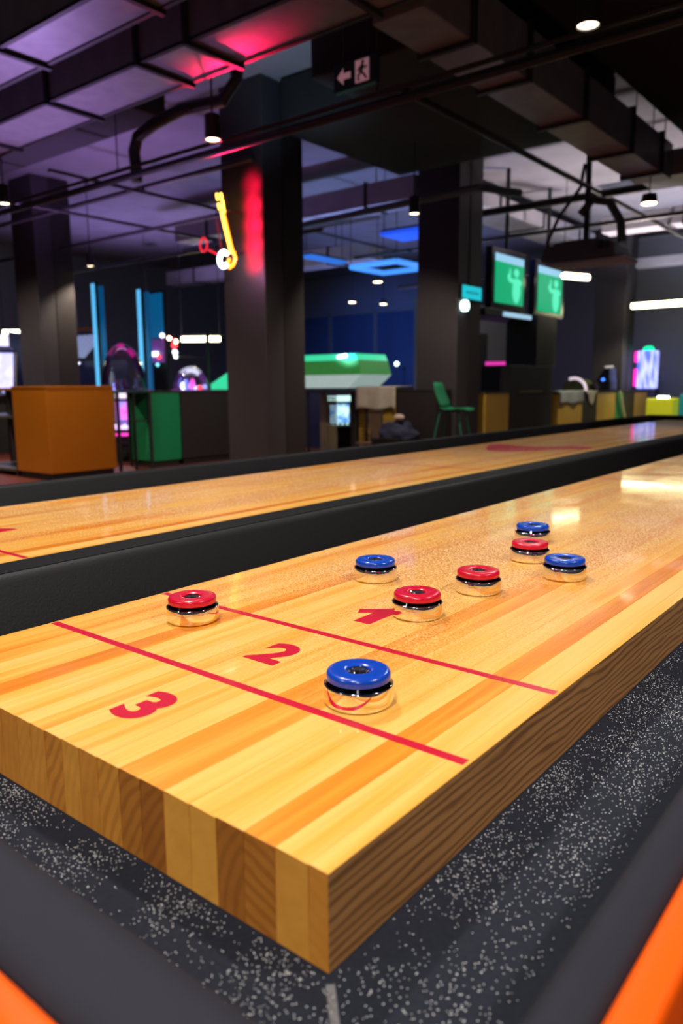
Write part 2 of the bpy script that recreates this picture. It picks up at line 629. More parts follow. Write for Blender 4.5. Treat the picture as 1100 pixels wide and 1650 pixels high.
# ------------------------------------------------------------------ double shuffleboard table
ZT, ZG, BW, BL, GAP = 0.80, 0.739, 0.533, 5.50, 0.333
X2 = -(BW + GAP)                       # right edge of the second playfield
G = 0.097                              # side gutter
XLB = X2 - BW                          # left edge of the second playfield
RT = 0.829                             # rail top
tb = thing('shuffleboard_table', 'long double shuffleboard table with black padded rails and orange trim', 'table', (-0.70, 2.75, 0))
for nm, x0, x1, y0, y1 in (('gutter_liner', -BW - G - 0.02, G + 0.02, -0.09, BL + 0.09), ('gutter_liner', XLB - G - 0.02, X2 + G + 0.02, -0.09, BL + 0.09)):
    bx((x0, y0, ZG - 0.012), (x1, y1, ZG - 0.0005)).build(nm, M_GUTTER, tb)
# mitre joint of the liner at the near corner
MB().add([(0.004, -0.0075, ZG), (0.0075, -0.004, ZG), (0.0355, -0.0325, ZG), (0.032, -0.036, ZG),
          (0.004, -0.0075, ZG + .0006), (0.0075, -0.004, ZG + .0006), (0.0355, -0.0325, ZG + .0006), (0.032, -0.036, ZG + .0006)],
         [(0, 3, 2, 1), (4, 5, 6, 7), (0, 1, 5, 4), (1, 2, 6, 5), (2, 3, 7, 6), (3, 0, 4, 7)]) \
    .build('liner_seam', mat('pale_glue', (0.16, 0.15, 0.15), 0.7, var=0.6, scale=300), tb)


def rail_profile(b0, b1, t0, t1, r=0.014):
    return rounded([(b0, ZG - 0.005), (t0, RT), (t1, RT), (b1, ZG - 0.005)], 5, r)


y0r, y1r = -0.159, BL + 0.159
# outer rails
MB().prism(rail_profile(G, 0.168, 0.138, 0.160), 'y', y0r, y1r).build('rail_pad', M_PAD, tb, smooth=True)
MB().prism(rail_profile(XLB - G, XLB - 0.168, XLB - 0.138, XLB - 0.160), 'y', y0r, y1r).build('rail_pad', M_PAD_D, tb, smooth=True)
MB().prism(rail_profile(-0.071, -0.168, -0.112, -0.159), 'x', XLB - 0.138, 0.138).build('rail_pad', M_PAD, tb, smooth=True)
MB().prism(rail_profile(BL + 0.071, BL + 0.168, BL + 0.112, BL + 0.159), 'x', XLB - 0.138, 0.138).build('rail_pad', M_PAD_D, tb, smooth=True)
# centre divider in two upholstered lengths, with a seam between
for a, b in ((-0.075, 2.425), (2.428, BL + 0.075)):
    MB().prism(rail_profile(-BW - G, X2 + G, -BW - 0.142, X2 + 0.142, 0.012), 'y', a, b).build('divider_pad', M_PAD_D, tb, smooth=True)
bx((X2 + G + 0.031, -0.07, RT - 0.02), (-BW - 0.150, BL + 0.07, RT + 0.0008)).build('divider_cap', mat('black_cap', (0.0035, 0.0035, 0.004), 0.7, spec=0.15), tb, bevel=0.0006)
# orange trim
MB().prism(rounded([(0.161, 0.79), (0.161, RT + 0.001), (0.179, RT + 0.001), (0.179, 0.79)], 4, 0.006), 'y', -0.178, BL + 0.178).build('edge_trim', M_ORANGE, tb, smooth=True)
MB().prism(rounded([(XLB - 0.161, 0.79), (XLB - 0.161, RT - 0.006), (XLB - 0.179, RT - 0.006), (XLB - 0.179, 0.79)], 4, 0.006), 'y', -0.178, BL + 0.178).build('edge_trim', M_BLACKM, tb, smooth=True)
MB().prism(rounded([(-0.160, 0.79), (-0.160, RT + 0.001), (-0.178, RT + 0.001), (-0.178, 0.79)], 4, 0.006), 'x', XLB - 0.161, 0.161).build('edge_trim', M_ORANGE, tb, smooth=True)
MB().prism(rounded([(BL + 0.160, 0.79), (BL + 0.160, RT - 0.006), (BL + 0.178, RT - 0.006), (BL + 0.178, 0.79)], 4, 0.006), 'x', XLB - 0.161, 0.161).build('edge_trim', M_BLACKM, tb, smooth=True)
bx((XLB - 0.16, -0.158, 0.50), (0.16, BL + 0.158, ZG - 0.013)).build('cabinet', M_BLACKW, tb, bevel=0.005)
for x in (XLB + 0.05, -BW / 2, -0.05):
    for y in (0.3, 2.75, 5.2):
        bx((x - 0.06, y - 0.12, 0), (x + 0.06, y + 0.12, 0.50)).build('leg', M_BLACKM, tb, bevel=0.006)

# stave borders across the width, measured from the near right corner
XB = [0, 0.0145, 0.040, 0.066, 0.090, 0.115, 0.141, 0.166, 0.190, 0.216, 0.239, 0.262, 0.286, 0.307, 0.328, 0.353,
      0.379, 0.405, 0.430, 0.456, 0.482, 0.508, BW]
# (tone of the top, tone of the end, year rings)
TONE = [(.10, .45, .2), (.05, .18, .1), (.78, .72, .9), (.22, .85, .7), (.16, .05, .1), (.24, .12, .1), (.70, .90, .8), (.58, .75, .9), (.20, .40, .8),
        (.16, .45, .3), (.24, .25, .3), (.10, .50, .9), (.30, .35, .4), (.12, .40, .3), (.22, .50, .2), (.14, .45, .4), (.76, .5, .4), (.34, .4, .3),
        (.12, .5, .4), (.40, .4, .3), (.55, .4, .3), (.30, .4, .3)]


def stave_mesh(x0, x1):
    """x grows to the left of the corner; top, end and side faces carry their own wood"""
    e = 0.00004
    b = 0.0006
    xa, xb = -x1 + e, -x0 - (0 if x0 == 0 else e)
    h = ZT - ZG
    m = MB()
    y0, y1 = 0.0, BL
    # outline in x-z with eased top arrises
    pr = [(xa, 0), (xb, 0), (xb, h - b * 0.5), (xb - b * 0.5, h), (xa + b * 0.25, h), (xa, h - b * 0.25)]
    n = len(pr)
    vs_ = [(x, y0 + (0.0006 if z >= h - 1e-6 else 0), z) for x, z in pr] + [(x, y1, z) for x, z in pr]
    m.add(vs_, [tuple(range(n))[::-1], tuple(range(n, 2 * n))], 1)
    for i in range(n):
        j = (i + 1) % n
        mi = 0 if i in (2, 3, 4) else 2
        m.add([vs_[i], vs_[j], vs_[n + j], vs_[n + i]], [(0, 1, 2, 3)], mi)
    return m


LETTER = None


def text_mesh(txt, size, bold=0.0):
    cu = bpy.data.curves.new('numeral_outline', 'FONT')
    cu.body = txt
    cu.size = size
    cu.align_x = 'CENTER'
    cu.offset = bold
    cu.resolution_u = 6
    cu.extrude = 0.0001
    o = bpy.data.objects.new('numeral_outline', cu)
    COL.objects.link(o)
    dg = bpy.context.evaluated_depsgraph_get()
    me = bpy.data.meshes.new_from_object(o.evaluated_get(dg))
    bpy.data.objects.remove(o)
    bpy.data.curves.remove(cu)
    return me


def place_text(txt, size, cx, cy, z, parent, name='numeral', sx=1.0, sy=1.0, bold=0.0):
    me = text_mesh(txt, size, bold)
    co = np.empty(len(me.vertices) * 3)
    me.vertices.foreach_get('co', co)
    co = co.reshape(-1, 3)
    mid = (co.max(0) + co.min(0)) / 2
    co -= mid
    co *= (sx, sy, 1)
    me.vertices.foreach_set('co', co.ravel())
    me.materials.clear()
    me.materials.append(RED_PAINT)
    o = bpy.data.objects.new(name, me)
    COL.objects.link(o)
    o.parent = parent
    o.location = Vector((cx, cy, z)) - Vector(parent.location)
    return o


def build_playfield(xr, label, swoosh):
    pf = thing('playfield_board', label, 'playfield', (xr, 0, ZG))
    for i in range(len(XB) - 1):
        me = stave_mesh(XB[i], XB[i + 1])
        for j, q in enumerate(me.v):
            me.v[j] = (q[0] + xr, q[1], q[2] + ZG)
        s = me.build('stave', WOOD, pf)
        s.color = (*TONE[i], 1)
    zt = ZT + 0.0002
    for y in (0.1555, 0.3105, 1.83, BL - 1.83, BL - 0.3105, BL - 0.1555):
        bx((xr - BW + 0.003, y - 0.0045, ZT - 0.0002), (xr - 0.003, y + 0.0045, zt)).build('score_line', RED_PAINT, pf)
    for k, (tx, y) in enumerate((('3', 0.078), ('2', 0.236))):
        place_text(tx, 0.078, xr - 0.2615, y, zt, pf, sx=1.0, sy=0.92, bold=0.0032)
    one = [(-0.266, 0.366), (-0.244, 0.366), (-0.244, 0.428), (-0.260, 0.428), (-0.288, 0.407), (-0.281, 0.394), (-0.266, 0.405)]
    MB().prism([(xr + x, y) for x, y in one], 'z', ZT - 0.0001, zt + 0.0001).build('numeral', RED_PAINT, pf)
    return pf


pf1 = build_playfield(0.0, 'near laminated wood playfield with the pucks on it', False)
pf2 = build_playfield(X2, 'far laminated wood playfield without pucks beyond the divider', True)
# red script mark across the middle of the far playfield
sw = []
for i in range(25):
    t = i / 24
    sw.append((X2 - BW + 0.06 + t * (BW - 0.10), 2.70 - 0.10 * math.sin(t * 2 * math.pi * 0.9 - 0.6) - 0.02 * t, 0.03 + 0.125 * math.sin(math.pi * t) ** 0.7))
m = MB()
vs_ = [(x, y - w_, ZT + 0.0003) for x, y, w_ in sw] + [(x, y + w_, ZT + 0.0003) for x, y, w_ in sw]
n = len(sw)
m.add(vs_, [(i, i + 1, n + i + 1, n + i) for i in range(n - 1)])
m.build('painted_mark', RED_PAINT, pf2)


# ------------------------------------------------------------------ pucks
R = 0.0293
PUCKS = [(-0.1265, 0.1931, 'b', 'blue capped steel puck standing alone nearest the corner, by the red number 2'),
         (-0.4139, 0.2586, 'r', 'red capped steel puck close to the black divider on the red line'),
         (-0.2207, 0.4276, 'r', 'red capped steel puck partly covering the red number 1'),
         (-0.3576, 0.5334, 'b', 'blue capped steel puck standing alone near the divider in the middle'),
         (-0.2158, 0.5628, 'r', 'red capped steel puck standing alone between the number 1 and the group of three'),
         (-0.2399, 0.7669, 'r', 'red capped steel puck between two blue ones'),
         (-0.1556, 0.6956, 'b', 'blue capped steel puck in the group of three, nearest the board edge'),
         (-0.2977, 0.9020, 'b', 'blue capped steel puck behind a red one, farthest from the corner')]


def build_puck(x, y, c, label):
    p = thing('shuffleboard_puck', label, 'puck', (x, y, ZT + 0.0003), 'weights on the near playfield')
    o = (x, y, ZT + 0.0003)
    MB().lathe([(R - 0.0035, 0.0), (R - 0.0012, 0.0006), (R - 0.0002, 0.0022), (R, 0.0042), (R, 0.0164), (R - 0.0002, 0.0170), (R - 0.0006, 0.0173), (R - 0.0014, 0.0174), (R - 0.0030, 0.0174)],
               o, 64).build('steel_base', M_CHROME, p, smooth=True)
    MB().lathe([(R - 0.0024, 0.0174), (R - 0.0014, 0.0175), (R - 0.0013, 0.0178), (R - 0.0032, 0.0210), (R - 0.0046, 0.0212)], o, 64).build('steel_bevel', M_CHROME_DARKREFL, p, smooth=True)
    rc = R - 0.0022
    MB().lathe([(rc - 0.0015, 0.0208), (rc - 0.0001, 0.0212), (rc, 0.0250), (rc - 0.0004, 0.0266), (rc - 0.0014, 0.0279), (rc - 0.0030, 0.0285),
                (rc - 0.006, 0.0287), (0.0135, 0.0287), (0.0115, 0.0284), (0.0101, 0.0276), (0.0096, 0.0258), (0.0096, 0.0235), (0.0, 0.0235)], o, 64) \
        .build('cap', M_BLUECAP if c == 'b' else M_REDCAP, p, smooth=True)
    cap = [c_ for c_ in p.children if c_.name.startswith('cap')][0]
    MB().lathe([(0.0094, 0.0236), (0.0094, 0.0268), (0.0086, 0.0274), (0.0074, 0.0270), (0.0066, 0.0245), (0.0, 0.0242)], o, 32).build('hub', M_CHROME, cap, smooth=True)
    return p


for a in PUCKS:
    build_puck(*a)


# ------------------------------------------------------------------ wax grains
def grains(name, pts, rad, m, label):
    """pts (n,3) centres on a surface, tiny octahedra"""
    n = len(pts)
    base = np.array([(1, 0, 0), (0, 1, 0), (-1, 0, 0), (0, -1, 0), (0, 0, 1), (0, 0, -1)], float)
    tri = np.array([(0, 1, 4), (1, 2, 4), (2, 3, 4), (3, 0, 4), (1, 0, 5), (2, 1, 5), (3, 2, 5), (0, 3, 5)])
    a = RNG.uniform(0, 6.28, n)
    c, s = np.cos(a), np.sin(a)
    rot = np.zeros((n, 6, 3))
    rot[:, :, 0] = base[:, 0] * c[:, None] - base[:, 1] * s[:, None]
    rot[:, :, 1] = base[:, 0] * s[:, None] + base[:, 1] * c[:, None]
    rot[:, :, 2] = base[:, 2] * 0.8
    V = pts[:, None, :] + rot * rad[:, None, None]
    F = (tri[None] + 6 * np.arange(n)[:, None, None]).reshape(-1, 3)
    me = bpy.data.meshes.new(name)
    me.vertices.add(n * 6)
    me.vertices.foreach_set('co', V.ravel())
    me.loops.add(len(F) * 3)
    me.loops.foreach_set('vertex_index', F.ravel().astype(np.int32))
    me.polygons.add(len(F))
    me.polygons.foreach_set('loop_start', np.arange(0, len(F) * 3, 3, dtype=np.int32))
    me.polygons.foreach_set('loop_total', np.full(len(F), 3, dtype=np.int32))
    me.materials.append(m)
    me.update()
    me.validate()
    o = bpy.data.objects.new(name, me)
    COL.objects.link(o)
    return tag(o, label, 'wax', kind='stuff')


def patchy(n, x0, x1, y0, y1, dens):
    out = []
    while len(out) < n:
        x = RNG.uniform(x0, x1, 4000)
        y = y0 + (y1 - y0) * RNG.uniform(0, 1, 4000)
        k = RNG.uniform(0, 1, 4000)
        for a, b, c in zip(x, y, k):
            if c < dens(a, b):
                out.append((a, b))
    return np.array(out[:n])


def dens_board(x, y):
    nz = mnoise.fractal((x * 9, y * 3.2, 3.1), 1.0, 2.0, 4)
    s = min(1, max(0, (y - 0.20 - 0.9 * (x + 0.45)) / 0.5))
    if x > -0.10:
        s *= 0.25
    return max(0, min(1, (0.28 + 0.9 * nz))) * s * max(0.18, 1 - y / 4.5)


P = patchy(26000, -BW + 0.002, -0.002, 0.1, 3.2, dens_board)
keep = np.ones(len(P), bool)
for x, y, *_ in PUCKS:
    keep &= (P[:, 0] - x) ** 2 + (P[:, 1] - y) ** 2 > (R + 0.0015) ** 2
P = P[keep]
rad = RNG.uniform(0.00022, 0.00042, len(P))
grains('wax_grains', np.c_[P, np.full(len(P), ZT) + rad * 0.7 + 0.0003], rad, M_GRAIN, 'fine pale wax grains scattered over the near playfield')


def dens_board2(x, y):
    nz = mnoise.fractal((x * 8, y * 2.6, 9.7), 1.0, 2.0, 4)
    return max(0, min(1, (0.32 + 0.9 * nz))) * (0.35 if x > X2 - 0.10 else 1.0) * max(0.18, 1 - y / 4.5)


P = patchy(22000, XLB + 0.002, X2 - 0.03, 0.35, 4.2, dens_board2)
rad = RNG.uniform(0.0003, 0.00055, len(P))
grains('wax_grains', np.c_[P, np.full(len(P), ZT) + rad * 0.7 + 0.0003], rad, M_GRAIN, 'fine pale wax grains scattered over the far playfield')


def dens_gut(x, y):
    d = max(x, -y) if not (x > 0 and y < 0) else max(x, -y)
    nz = mnoise.fractal((x * 14, y * 14, 1.7), 1.0, 2.0, 3)
    side = 1.0 if x > 0.0 else 0.9
    corner = 0.65 if (x > -0.10 and y < 0.10) else 1.0
    return max(0.02, min(1, (0.55 + 0.7 * nz) * (1.05 - d * 7.5) * side * corner))


P = patchy(9500, 0.0025, G - 0.006, -0.066, 1.5, dens_gut)
P2 = patchy(2600, -0.5, 0.0, -0.066, -0.0025, dens_gut)
P = np.r_[P, P2]
rad = RNG.uniform(0.00030, 0.00062, len(P))
grains('wax_grains', np.c_[P, np.full(len(P), ZG) + rad * 0.7], rad, M_GRAINW, 'white wax grains spilled in the black gutter around the near playfield')

# ------------------------------------------------------------------ ceiling lamps
def lamp_proto(loc, label):
    x, y, z = loc
    p = thing('ceiling_spotlight', label, 'lamp', loc, 'round downlights hung in rows')
    MB().lathe([(0.0, 0.17), (0.05, 0.17), (0.058, 0.16), (0.060, 0.0), (0.066, -0.004), (0.066, -0.012), (0.056, -0.012), (0.054, 0.004), (0.0, 0.004)], loc, 28) \
        .build('housing', M_BLACKM, p, smooth=True)
    MB().lathe([(0.0, -0.004), (0.052, -0.004), (0.052, 0.003), (0.0, 0.003)], loc, 28).build('led_disc', M_WARM, p)
    MB().tube([(x, y, z + 0.17), (x, y, 4.15)], 0.008, 8).build('rod', M_BLACKM, p)
    MB().lathe([(0.0, 4.10 - z), (0.05, 4.10 - z), (0.05, 4.15 - z), (0, 4.15 - z)], loc, 20).build('ceiling_rose', M_BLACKM, p)
    return p


LAMPS = [(-1.44, 3.88, 'hung downlight at top right above the far end of the tables'),
         (-4.32, 3.89, 'hung downlight in front of the neon pillar'),
         (-7.45, 3.91, 'hung downlight at the left edge under the long pipe'),
         (-4.55, 6.99, 'hung downlight between the neon pillar and the dark pillar'),
         (-10.34, 6.80, 'hung downlight beside the grey pillar above the orange counter'),
         (-1.44, 0.9, 'hung downlight over the near end of the far playfield'),
         (1.44, 0.9, 'hung downlight to the right of the near playfield'),
         (-1.44, -2.1, 'hung downlight behind the near end, on the left'),
         (1.44, -2.1, 'hung downlight behind the near end, on the right'),
         (0.0, -0.75, 'hung downlight just before the near end of the table'),
         (-10.4, 3.9, 'added downlight beyond the left edge of the hall view'),  # unseen lamp, added to brighten the grey pillar
         (-7.45, 0.9, 'added downlight left of the tables, in front of the orange counter'),  # out of view, put in to light the coloured panels
         (-1.44, 6.99, 'added downlight past the far end of the tables')]  # extra lamp outside the view, added for the dim cabinets
proto = None
for i, (x, y, lb) in enumerate(LAMPS):
    if proto is None:
        proto = lamp_proto((x, y, 2.9), lb)
    else:
        copy_tree(proto, (x, y, 2.9), label=lb)
KEY = {0: 72, 5: 175, 6: 175, 7: 112, 8: 122, 9: 140}
for i, e in KEY.items():
    x, y, _ = LAMPS[i]
    light('downlight_beam', 'SPOT', (x, y, 2.88), e, (1.0, 0.965, 0.92), 0.08, (x * 0.6 - 0.1, y * 0.7 + 0.2, 0.8), 110, 0.7)
for i, e, aim in ((1, 190, (-6.4, 4.3, 0)), (2, 200, (-7.6, 4.4, 0)), (3, 190, (-5.9, 7.8, 0.2)), (4, 170, (-10.3, 6.8, 0)),
                  (10, 260, (-10.6, 5.2, 0.6)), (11, 170, (-7.5, 1.5, 0)), (12, 120, (-2.4, 7.6, 0))):
    x, y, _ = LAMPS[i]
    light('downlight_beam', 'SPOT', (x, y, 2.88), e, (1.0, 0.85, 0.66), 0.05, aim, 115, 0.6)
# clusters of LEDs on the far recessed row, seen as small warm ovals
for k, (x, y, z, lb) in enumerate(((-10.4, 14.6, 2.92, 'small warm ceiling light above the blue windows, on the right'),
                                   (-10.58, 13.65, 2.9, 'small warm ceiling light above the blue windows, on the left'),
                                   (-7.95, 11.0, 2.86, 'small warm ceiling light below the square blue LED frame'),
                                   (-13.2, 10.0, 2.85, 'small warm ceiling light above the clear dome'),
                                   (-2.45, 8.2, 2.9, 'small warm ceiling light at the right edge'))):
    t_ = thing('ceiling_light', lb, 'lamp', (x, y, z))
    MB().lathe([(0.0, 0.10), (0.07, 0.09), (0.085, 0.0), (0.0, 0.0)], (x, y, z), 20).build('housing', M_BLACKM, t_, smooth=True)
    MB().lathe([(0.0, -0.012), (0.07, -0.008), (0.078, 0.0), (0.0, 0.0)], (x, y, z), 20).build('led_disc', M_WARM, t_)
    MB().tube([(x, y, z + 0.09), (x, y, ZC)], 0.006, 6).build('rod', M_BLACKM, t_)


# ------------------------------------------------------------------ ducts, pipes and tracks under the ceiling
def duct_x(x0, x1, y0, y1, z0, z1, label, joints):
    d = thing('air_duct', label, 'duct', ((x0 + x1) / 2, (y0 + y1) / 2, z0))
    bx((x0, y0, z0), (x1, y1, z1)).build('duct_body', M_DUCT, d, bevel=0.006)
    for x in joints:
        MB().box((x - 0.018, y0 - 0.03, z0 - 0.03), (x + 0.018, y1 + 0.03, z1 + 0.03)).build('flange', M_DUCTD, d)
        for y in (y0 - 0.02, y1 + 0.02):
            MB().tube([(x, y, z1), (x, y, ZC)], 0.006, 6).build('hanger', M_BLACKM, d)
    # folded seam along both lower edges
    MB().box((x0, y0 - 0.012, z0 - 0.010), (x1, y0 + 0.02, z0 + 0.012)).build('seam', M_DUCTD, d)
    MB().box((x0, y1 - 0.02, z0 - 0.010), (x1, y1 + 0.012, z0 + 0.012)).build('seam', M_DUCTD, d)
    return d


duct_x(-9.5, -1.0, 2.47, 2.81, 3.2, 3.5, 'rectangular duct at the top left corner, nearest the tables', (-5.9, -4.75, -3.55, -2.4))
duct_x(-9.5, -1.5, 3.18, 3.63, 3.2, 3.62, 'rectangular duct with red and violet light on it, ending before the exit sign', (-6.6, -5.35, -4.25, -3.75, -2.6))
dC = thing('air_duct', 'rectangular duct running away over the playfields toward the screens', 'duct', (-2.5, 6.0, 3.2))
bx((-2.73, 3.75, 3.2), (-2.36, 8.6, 3.55)).build('duct_body', M_DUCT, dC, bevel=0.006)
for y in (4.3, 5.1, 6.15, 7.3, 8.2):
    bx((-2.76, y - 0.02, 3.17), (-2.33, y + 0.02, 3.58)).build('flange', M_DUCTD, dC)
for y in (4.6, 6.7, 8.4):
    for x in (-2.70, -2.39):
        MB().tube([(x, y, 3.55), (x, y, ZC)], 0.006, 6).build('hanger', M_BLACKM, dC)
bx((-2.72, 8.6, 3.24), (-1.3, 9.1, 3.5)).build('branch', M_DUCT, dC, bevel=0.006)
# wide dark plenum above the middle of the hall
tag(MB().prism([(-5.44, 5.85), (-4.30, 5.85), (-4.30, 5.0), (-2.78, 5.0), (-2.78, 8.0), (-5.44, 8.0)], 'z', 3.62, 4.14).build('plenum_box', M_BLACKC, bevel=0.02), 'large black plenum box under the ceiling between the two pillars', 'plenum')
tag(bx((-2.3, 4.6, 3.66), (1.5, 9.0, 4.14)).build('plenum_box', M_BLACKC, bevel=0.02), 'black plenum box under the ceiling at the upper right', 'plenum')
tag(bx((-9.5, 3.66, 3.70), (-6.2, 5.0, 4.14)).build('plenum_box', M_BLACKC, bevel=0.02), 'black plenum box under the ceiling at the upper left', 'plenum')
tag(bx((-9.5, 0.4, 3.7), (1.5, 2.44, 4.14)).build('plenum_box', M_BLACKC, bevel=0.02), 'black plenum box over the near end of the tables', 'plenum')

# the long lighting track with its conduit
tr = thing('lighting_track', 'long dark lighting track with pipes crossing the whole hall', 'track', (-4, 4.14, 2.88))
MB().tube([(-13.5, 4.14, 2.90), (2.5, 4.14, 2.90)], 0.024, 12).build('pipe', M_PIPE, tr, smooth=True)
MB().box((-13.5, 4.20, 2.93), (2.5, 4.235, 2.965)).build('rail', M_BLACKM, tr)
MB().tube([(-13.5, 4.17, 2.99), (2.5, 4.17, 2.99)], 0.016, 10).build('conduit', M_PIPE, tr, smooth=True)
for x in (-11.5, -8.7, -5.9, -3.0, -0.2):
    MB().tube([(x, 4.17, 2.99), (x, 4.17, 3.65)], 0.006, 6).build('hanger', M_BLACKM, tr)


def pipe(name, pts, r, m, label, cat='pipe', n=10):
    return tag(MB().tube(pts, r, n).build(name, m, smooth=True), label, cat)


M_TEALP = mat('grey_green_pipe', (0.10, 0.16, 0.17), 0.5)
pipe('cable_tray', [(-9.5, 7.95, 3.17), (-4.30, 7.95, 3.30), (-4.05, 8.5, 3.30)], 0.045, M_TEALP, 'grey green pipe between the neon pillar and the dark pillar', 'pipe')
pipe('ceiling_pipe', [(-13, 5.6, 3.35), (-5.6, 5.6, 3.35)], 0.03, M_PIPE, 'thin dark pipe behind the track on the left')
pipe('ceiling_pipe', [(-13, 6.5, 3.15), (-6.2, 6.5, 3.15)], 0.025, M_PIPE, 'thin dark pipe near the grey pillar')
pipe('ceiling_pipe', [(-13, 7.4, 3.0), (-6.2, 7.4, 3.0)], 0.025, M_PIPE, 'low thin dark pipe above the cyan light posts')
pipe('ceiling_pipe', [(-7.4, 4.4, 3.3), (-7.4, 11, 3.3)], 0.02, M_PIPE, 'thin dark pipe running to the far wall left of the neon pillar')
pipe('ceiling_pipe', [(-8.8, 4.4, 3.25), (-8.8, 12, 3.25)], 0.02, M_PIPE, 'thin dark pipe running to the far wall over the orange counter')
pipe('ceiling_pipe', [(-5.8, 9.4, 3.35), (3, 9.4, 3.35)], 0.05, M_BLACKM, 'thick black pipe crossing above the green screens')
pipe('ceiling_pipe', [(-8, 10.4, 3.2), (3, 10.4, 3.2)], 0.03, M_PIPE, 'thin pipe crossing farther back above the screens')
pipe('ceiling_pipe', [(-3.4, 5, 3.35), (-3.4, 16, 3.35)], 0.03, M_PIPE, 'thin pipe running to the far wall beside the projector')
pipe('ceiling_pipe', [(-9, 13.2, 3.05), (-5.5, 13.2, 3.05)], 0.04, M_PIPE, 'pipe above the blue windows')
# bent ventilation pipe at upper left
pipe('bent_pipe', [(-4.75, 4.62, 4.15), (-4.78, 4.6, 3.62), (-4.9, 4.55, 3.47), (-5.3, 4.45, 3.46), (-5.7, 4.45, 3.42), (-5.95, 4.45, 3.36), (-6.02, 4.45, 3.24), (-6.0, 4.45, 3.08), (-6.0, 4.45, 2.99), (-6.0, 4.45, 2.97)],
     0.055, M_PIPE, 'bent brown vent pipe behind the violet duct', 'pipe', 14)
# more ducts at the back
M_DUCTB = mat('far_duct', (0.42, 0.40, 0.46), 0.5, 0.2, var=0.3, scale=3)
def far_duct(a, b, label, mm=M_DUCTB, segs=3):
    c = [(p + q) / 2 for p, q in zip(a, b)]
    d = thing('air_duct', label, 'duct', (c[0], c[1], min(a[2], b[2])))
    ax = 0 if abs(a[0] - b[0]) > abs(a[1] - b[1]) else 1
    bx(a, b).build('duct_body', mm, d, bevel=0.01)
    for k in range(segs):
        f = (k + 0.5) / segs
        lo, hi = list(a), list(b)
        lo[ax] = a[ax] + (b[ax] - a[ax]) * f - 0.02
        hi[ax] = a[ax] + (b[ax] - a[ax]) * f + 0.02
        for j in range(3):
            if j != ax:
                lo[j] = min(a[j], b[j]) - 0.02
                hi[j] = max(a[j], b[j]) + 0.02
        bx(lo, hi).build('flange', M_DUCTD, d)
        h_ = [(p + q) / 2 for p, q in zip(lo, hi)]
        MB().tube([(h_[0], h_[1], hi[2]), (h_[0], h_[1], ZC)], 0.008, 6).build('hanger', M_BLACKM, d)
    return d


far_duct((-10.5, 8.6, 3.5), (-5.6, 9.1, 3.8), 'pale duct behind the neon pillar')
far_duct((-14.5, 11.6, 3.40), (-8.6, 12.1, 3.7), 'pale duct over the blue windows')
far_duct((-4.4, 12.1, 3.40), (3, 12.5, 3.65), 'pale duct beyond the projector')
far_duct((-6.3, 10.2, 3.72), (-5.6, 15.0, 3.95), 'pale duct running to the far wall above the screens')
far_duct((-5.3, 16.15, 3.40), (2, 16.5, 3.58), 'white lit duct at the right edge')

# exit sign
ex = thing('exit_sign', 'dark green exit sign with arrow and running figure', 'sign', (-3.68, 4.8, 3.36))
bx((-3.885, 4.8, 3.36), (-3.475, 4.86, 3.565)).build('housing', mat('exit_green', (0.008, 0.040, 0.030), 0.4), ex, bevel=0.006)
M_PINKW = mat('self_lit_pink_print', (0.62, 0.36, 0.40), 0.5, emit=(0.62, 0.30, 0.36), strength=0.28)  # print of an unlit sign, brightened by a faint glow of its own
za = 3.462
MB().prism([(-3.845, za), (-3.785, za + .06), (-3.785, za + .022), (-3.715, za + .022), (-3.715, za - .022), (-3.785, za - .022), (-3.785, za - .06)], 'y', 4.795, 4.801).build('arrow', M_PINKW, ex)
dp_ = bx((-3.665, 4.795, 3.385), (-3.535, 4.801, 3.545)).build('door_panel', M_PINKW, ex)
M_EXD = mat('exit_print_dark', (0.006, 0.035, 0.025), 0.4)
man = MB().lathe([(0, -.014), (.012, -.007), (.014, 0), (.012, .007), (0, .014)], (-3.588, 4.793, 3.522), 10)
man.tube([(-3.59, 4.793, 3.506), (-3.605, 4.793, 3.455)], 0.014, 8)
man.tube([(-3.605, 4.793, 3.455), (-3.635, 4.793, 3.43), (-3.63, 4.793, 3.395)], 0.009, 6)
man.tube([(-3.605, 4.793, 3.455), (-3.575, 4.793, 3.43), (-3.555, 4.793, 3.40)], 0.009, 6)
man.tube([(-3.592, 4.793, 3.497), (-3.565, 4.793, 3.475), (-3.55, 4.793, 3.49)], 0.007, 6)
man.tube([(-3.592, 4.793, 3.497), (-3.625, 4.793, 3.485), (-3.635, 4.793, 3.46)], 0.007, 6)
man.build('running_figure', M_EXD, dp_)
for x in (-3.8, -3.56):
    MB().tube([(x, 4.83, 3.565), (x, 4.83, ZC)], 0.008, 6).build('hanger', M_BLACKM, ex)

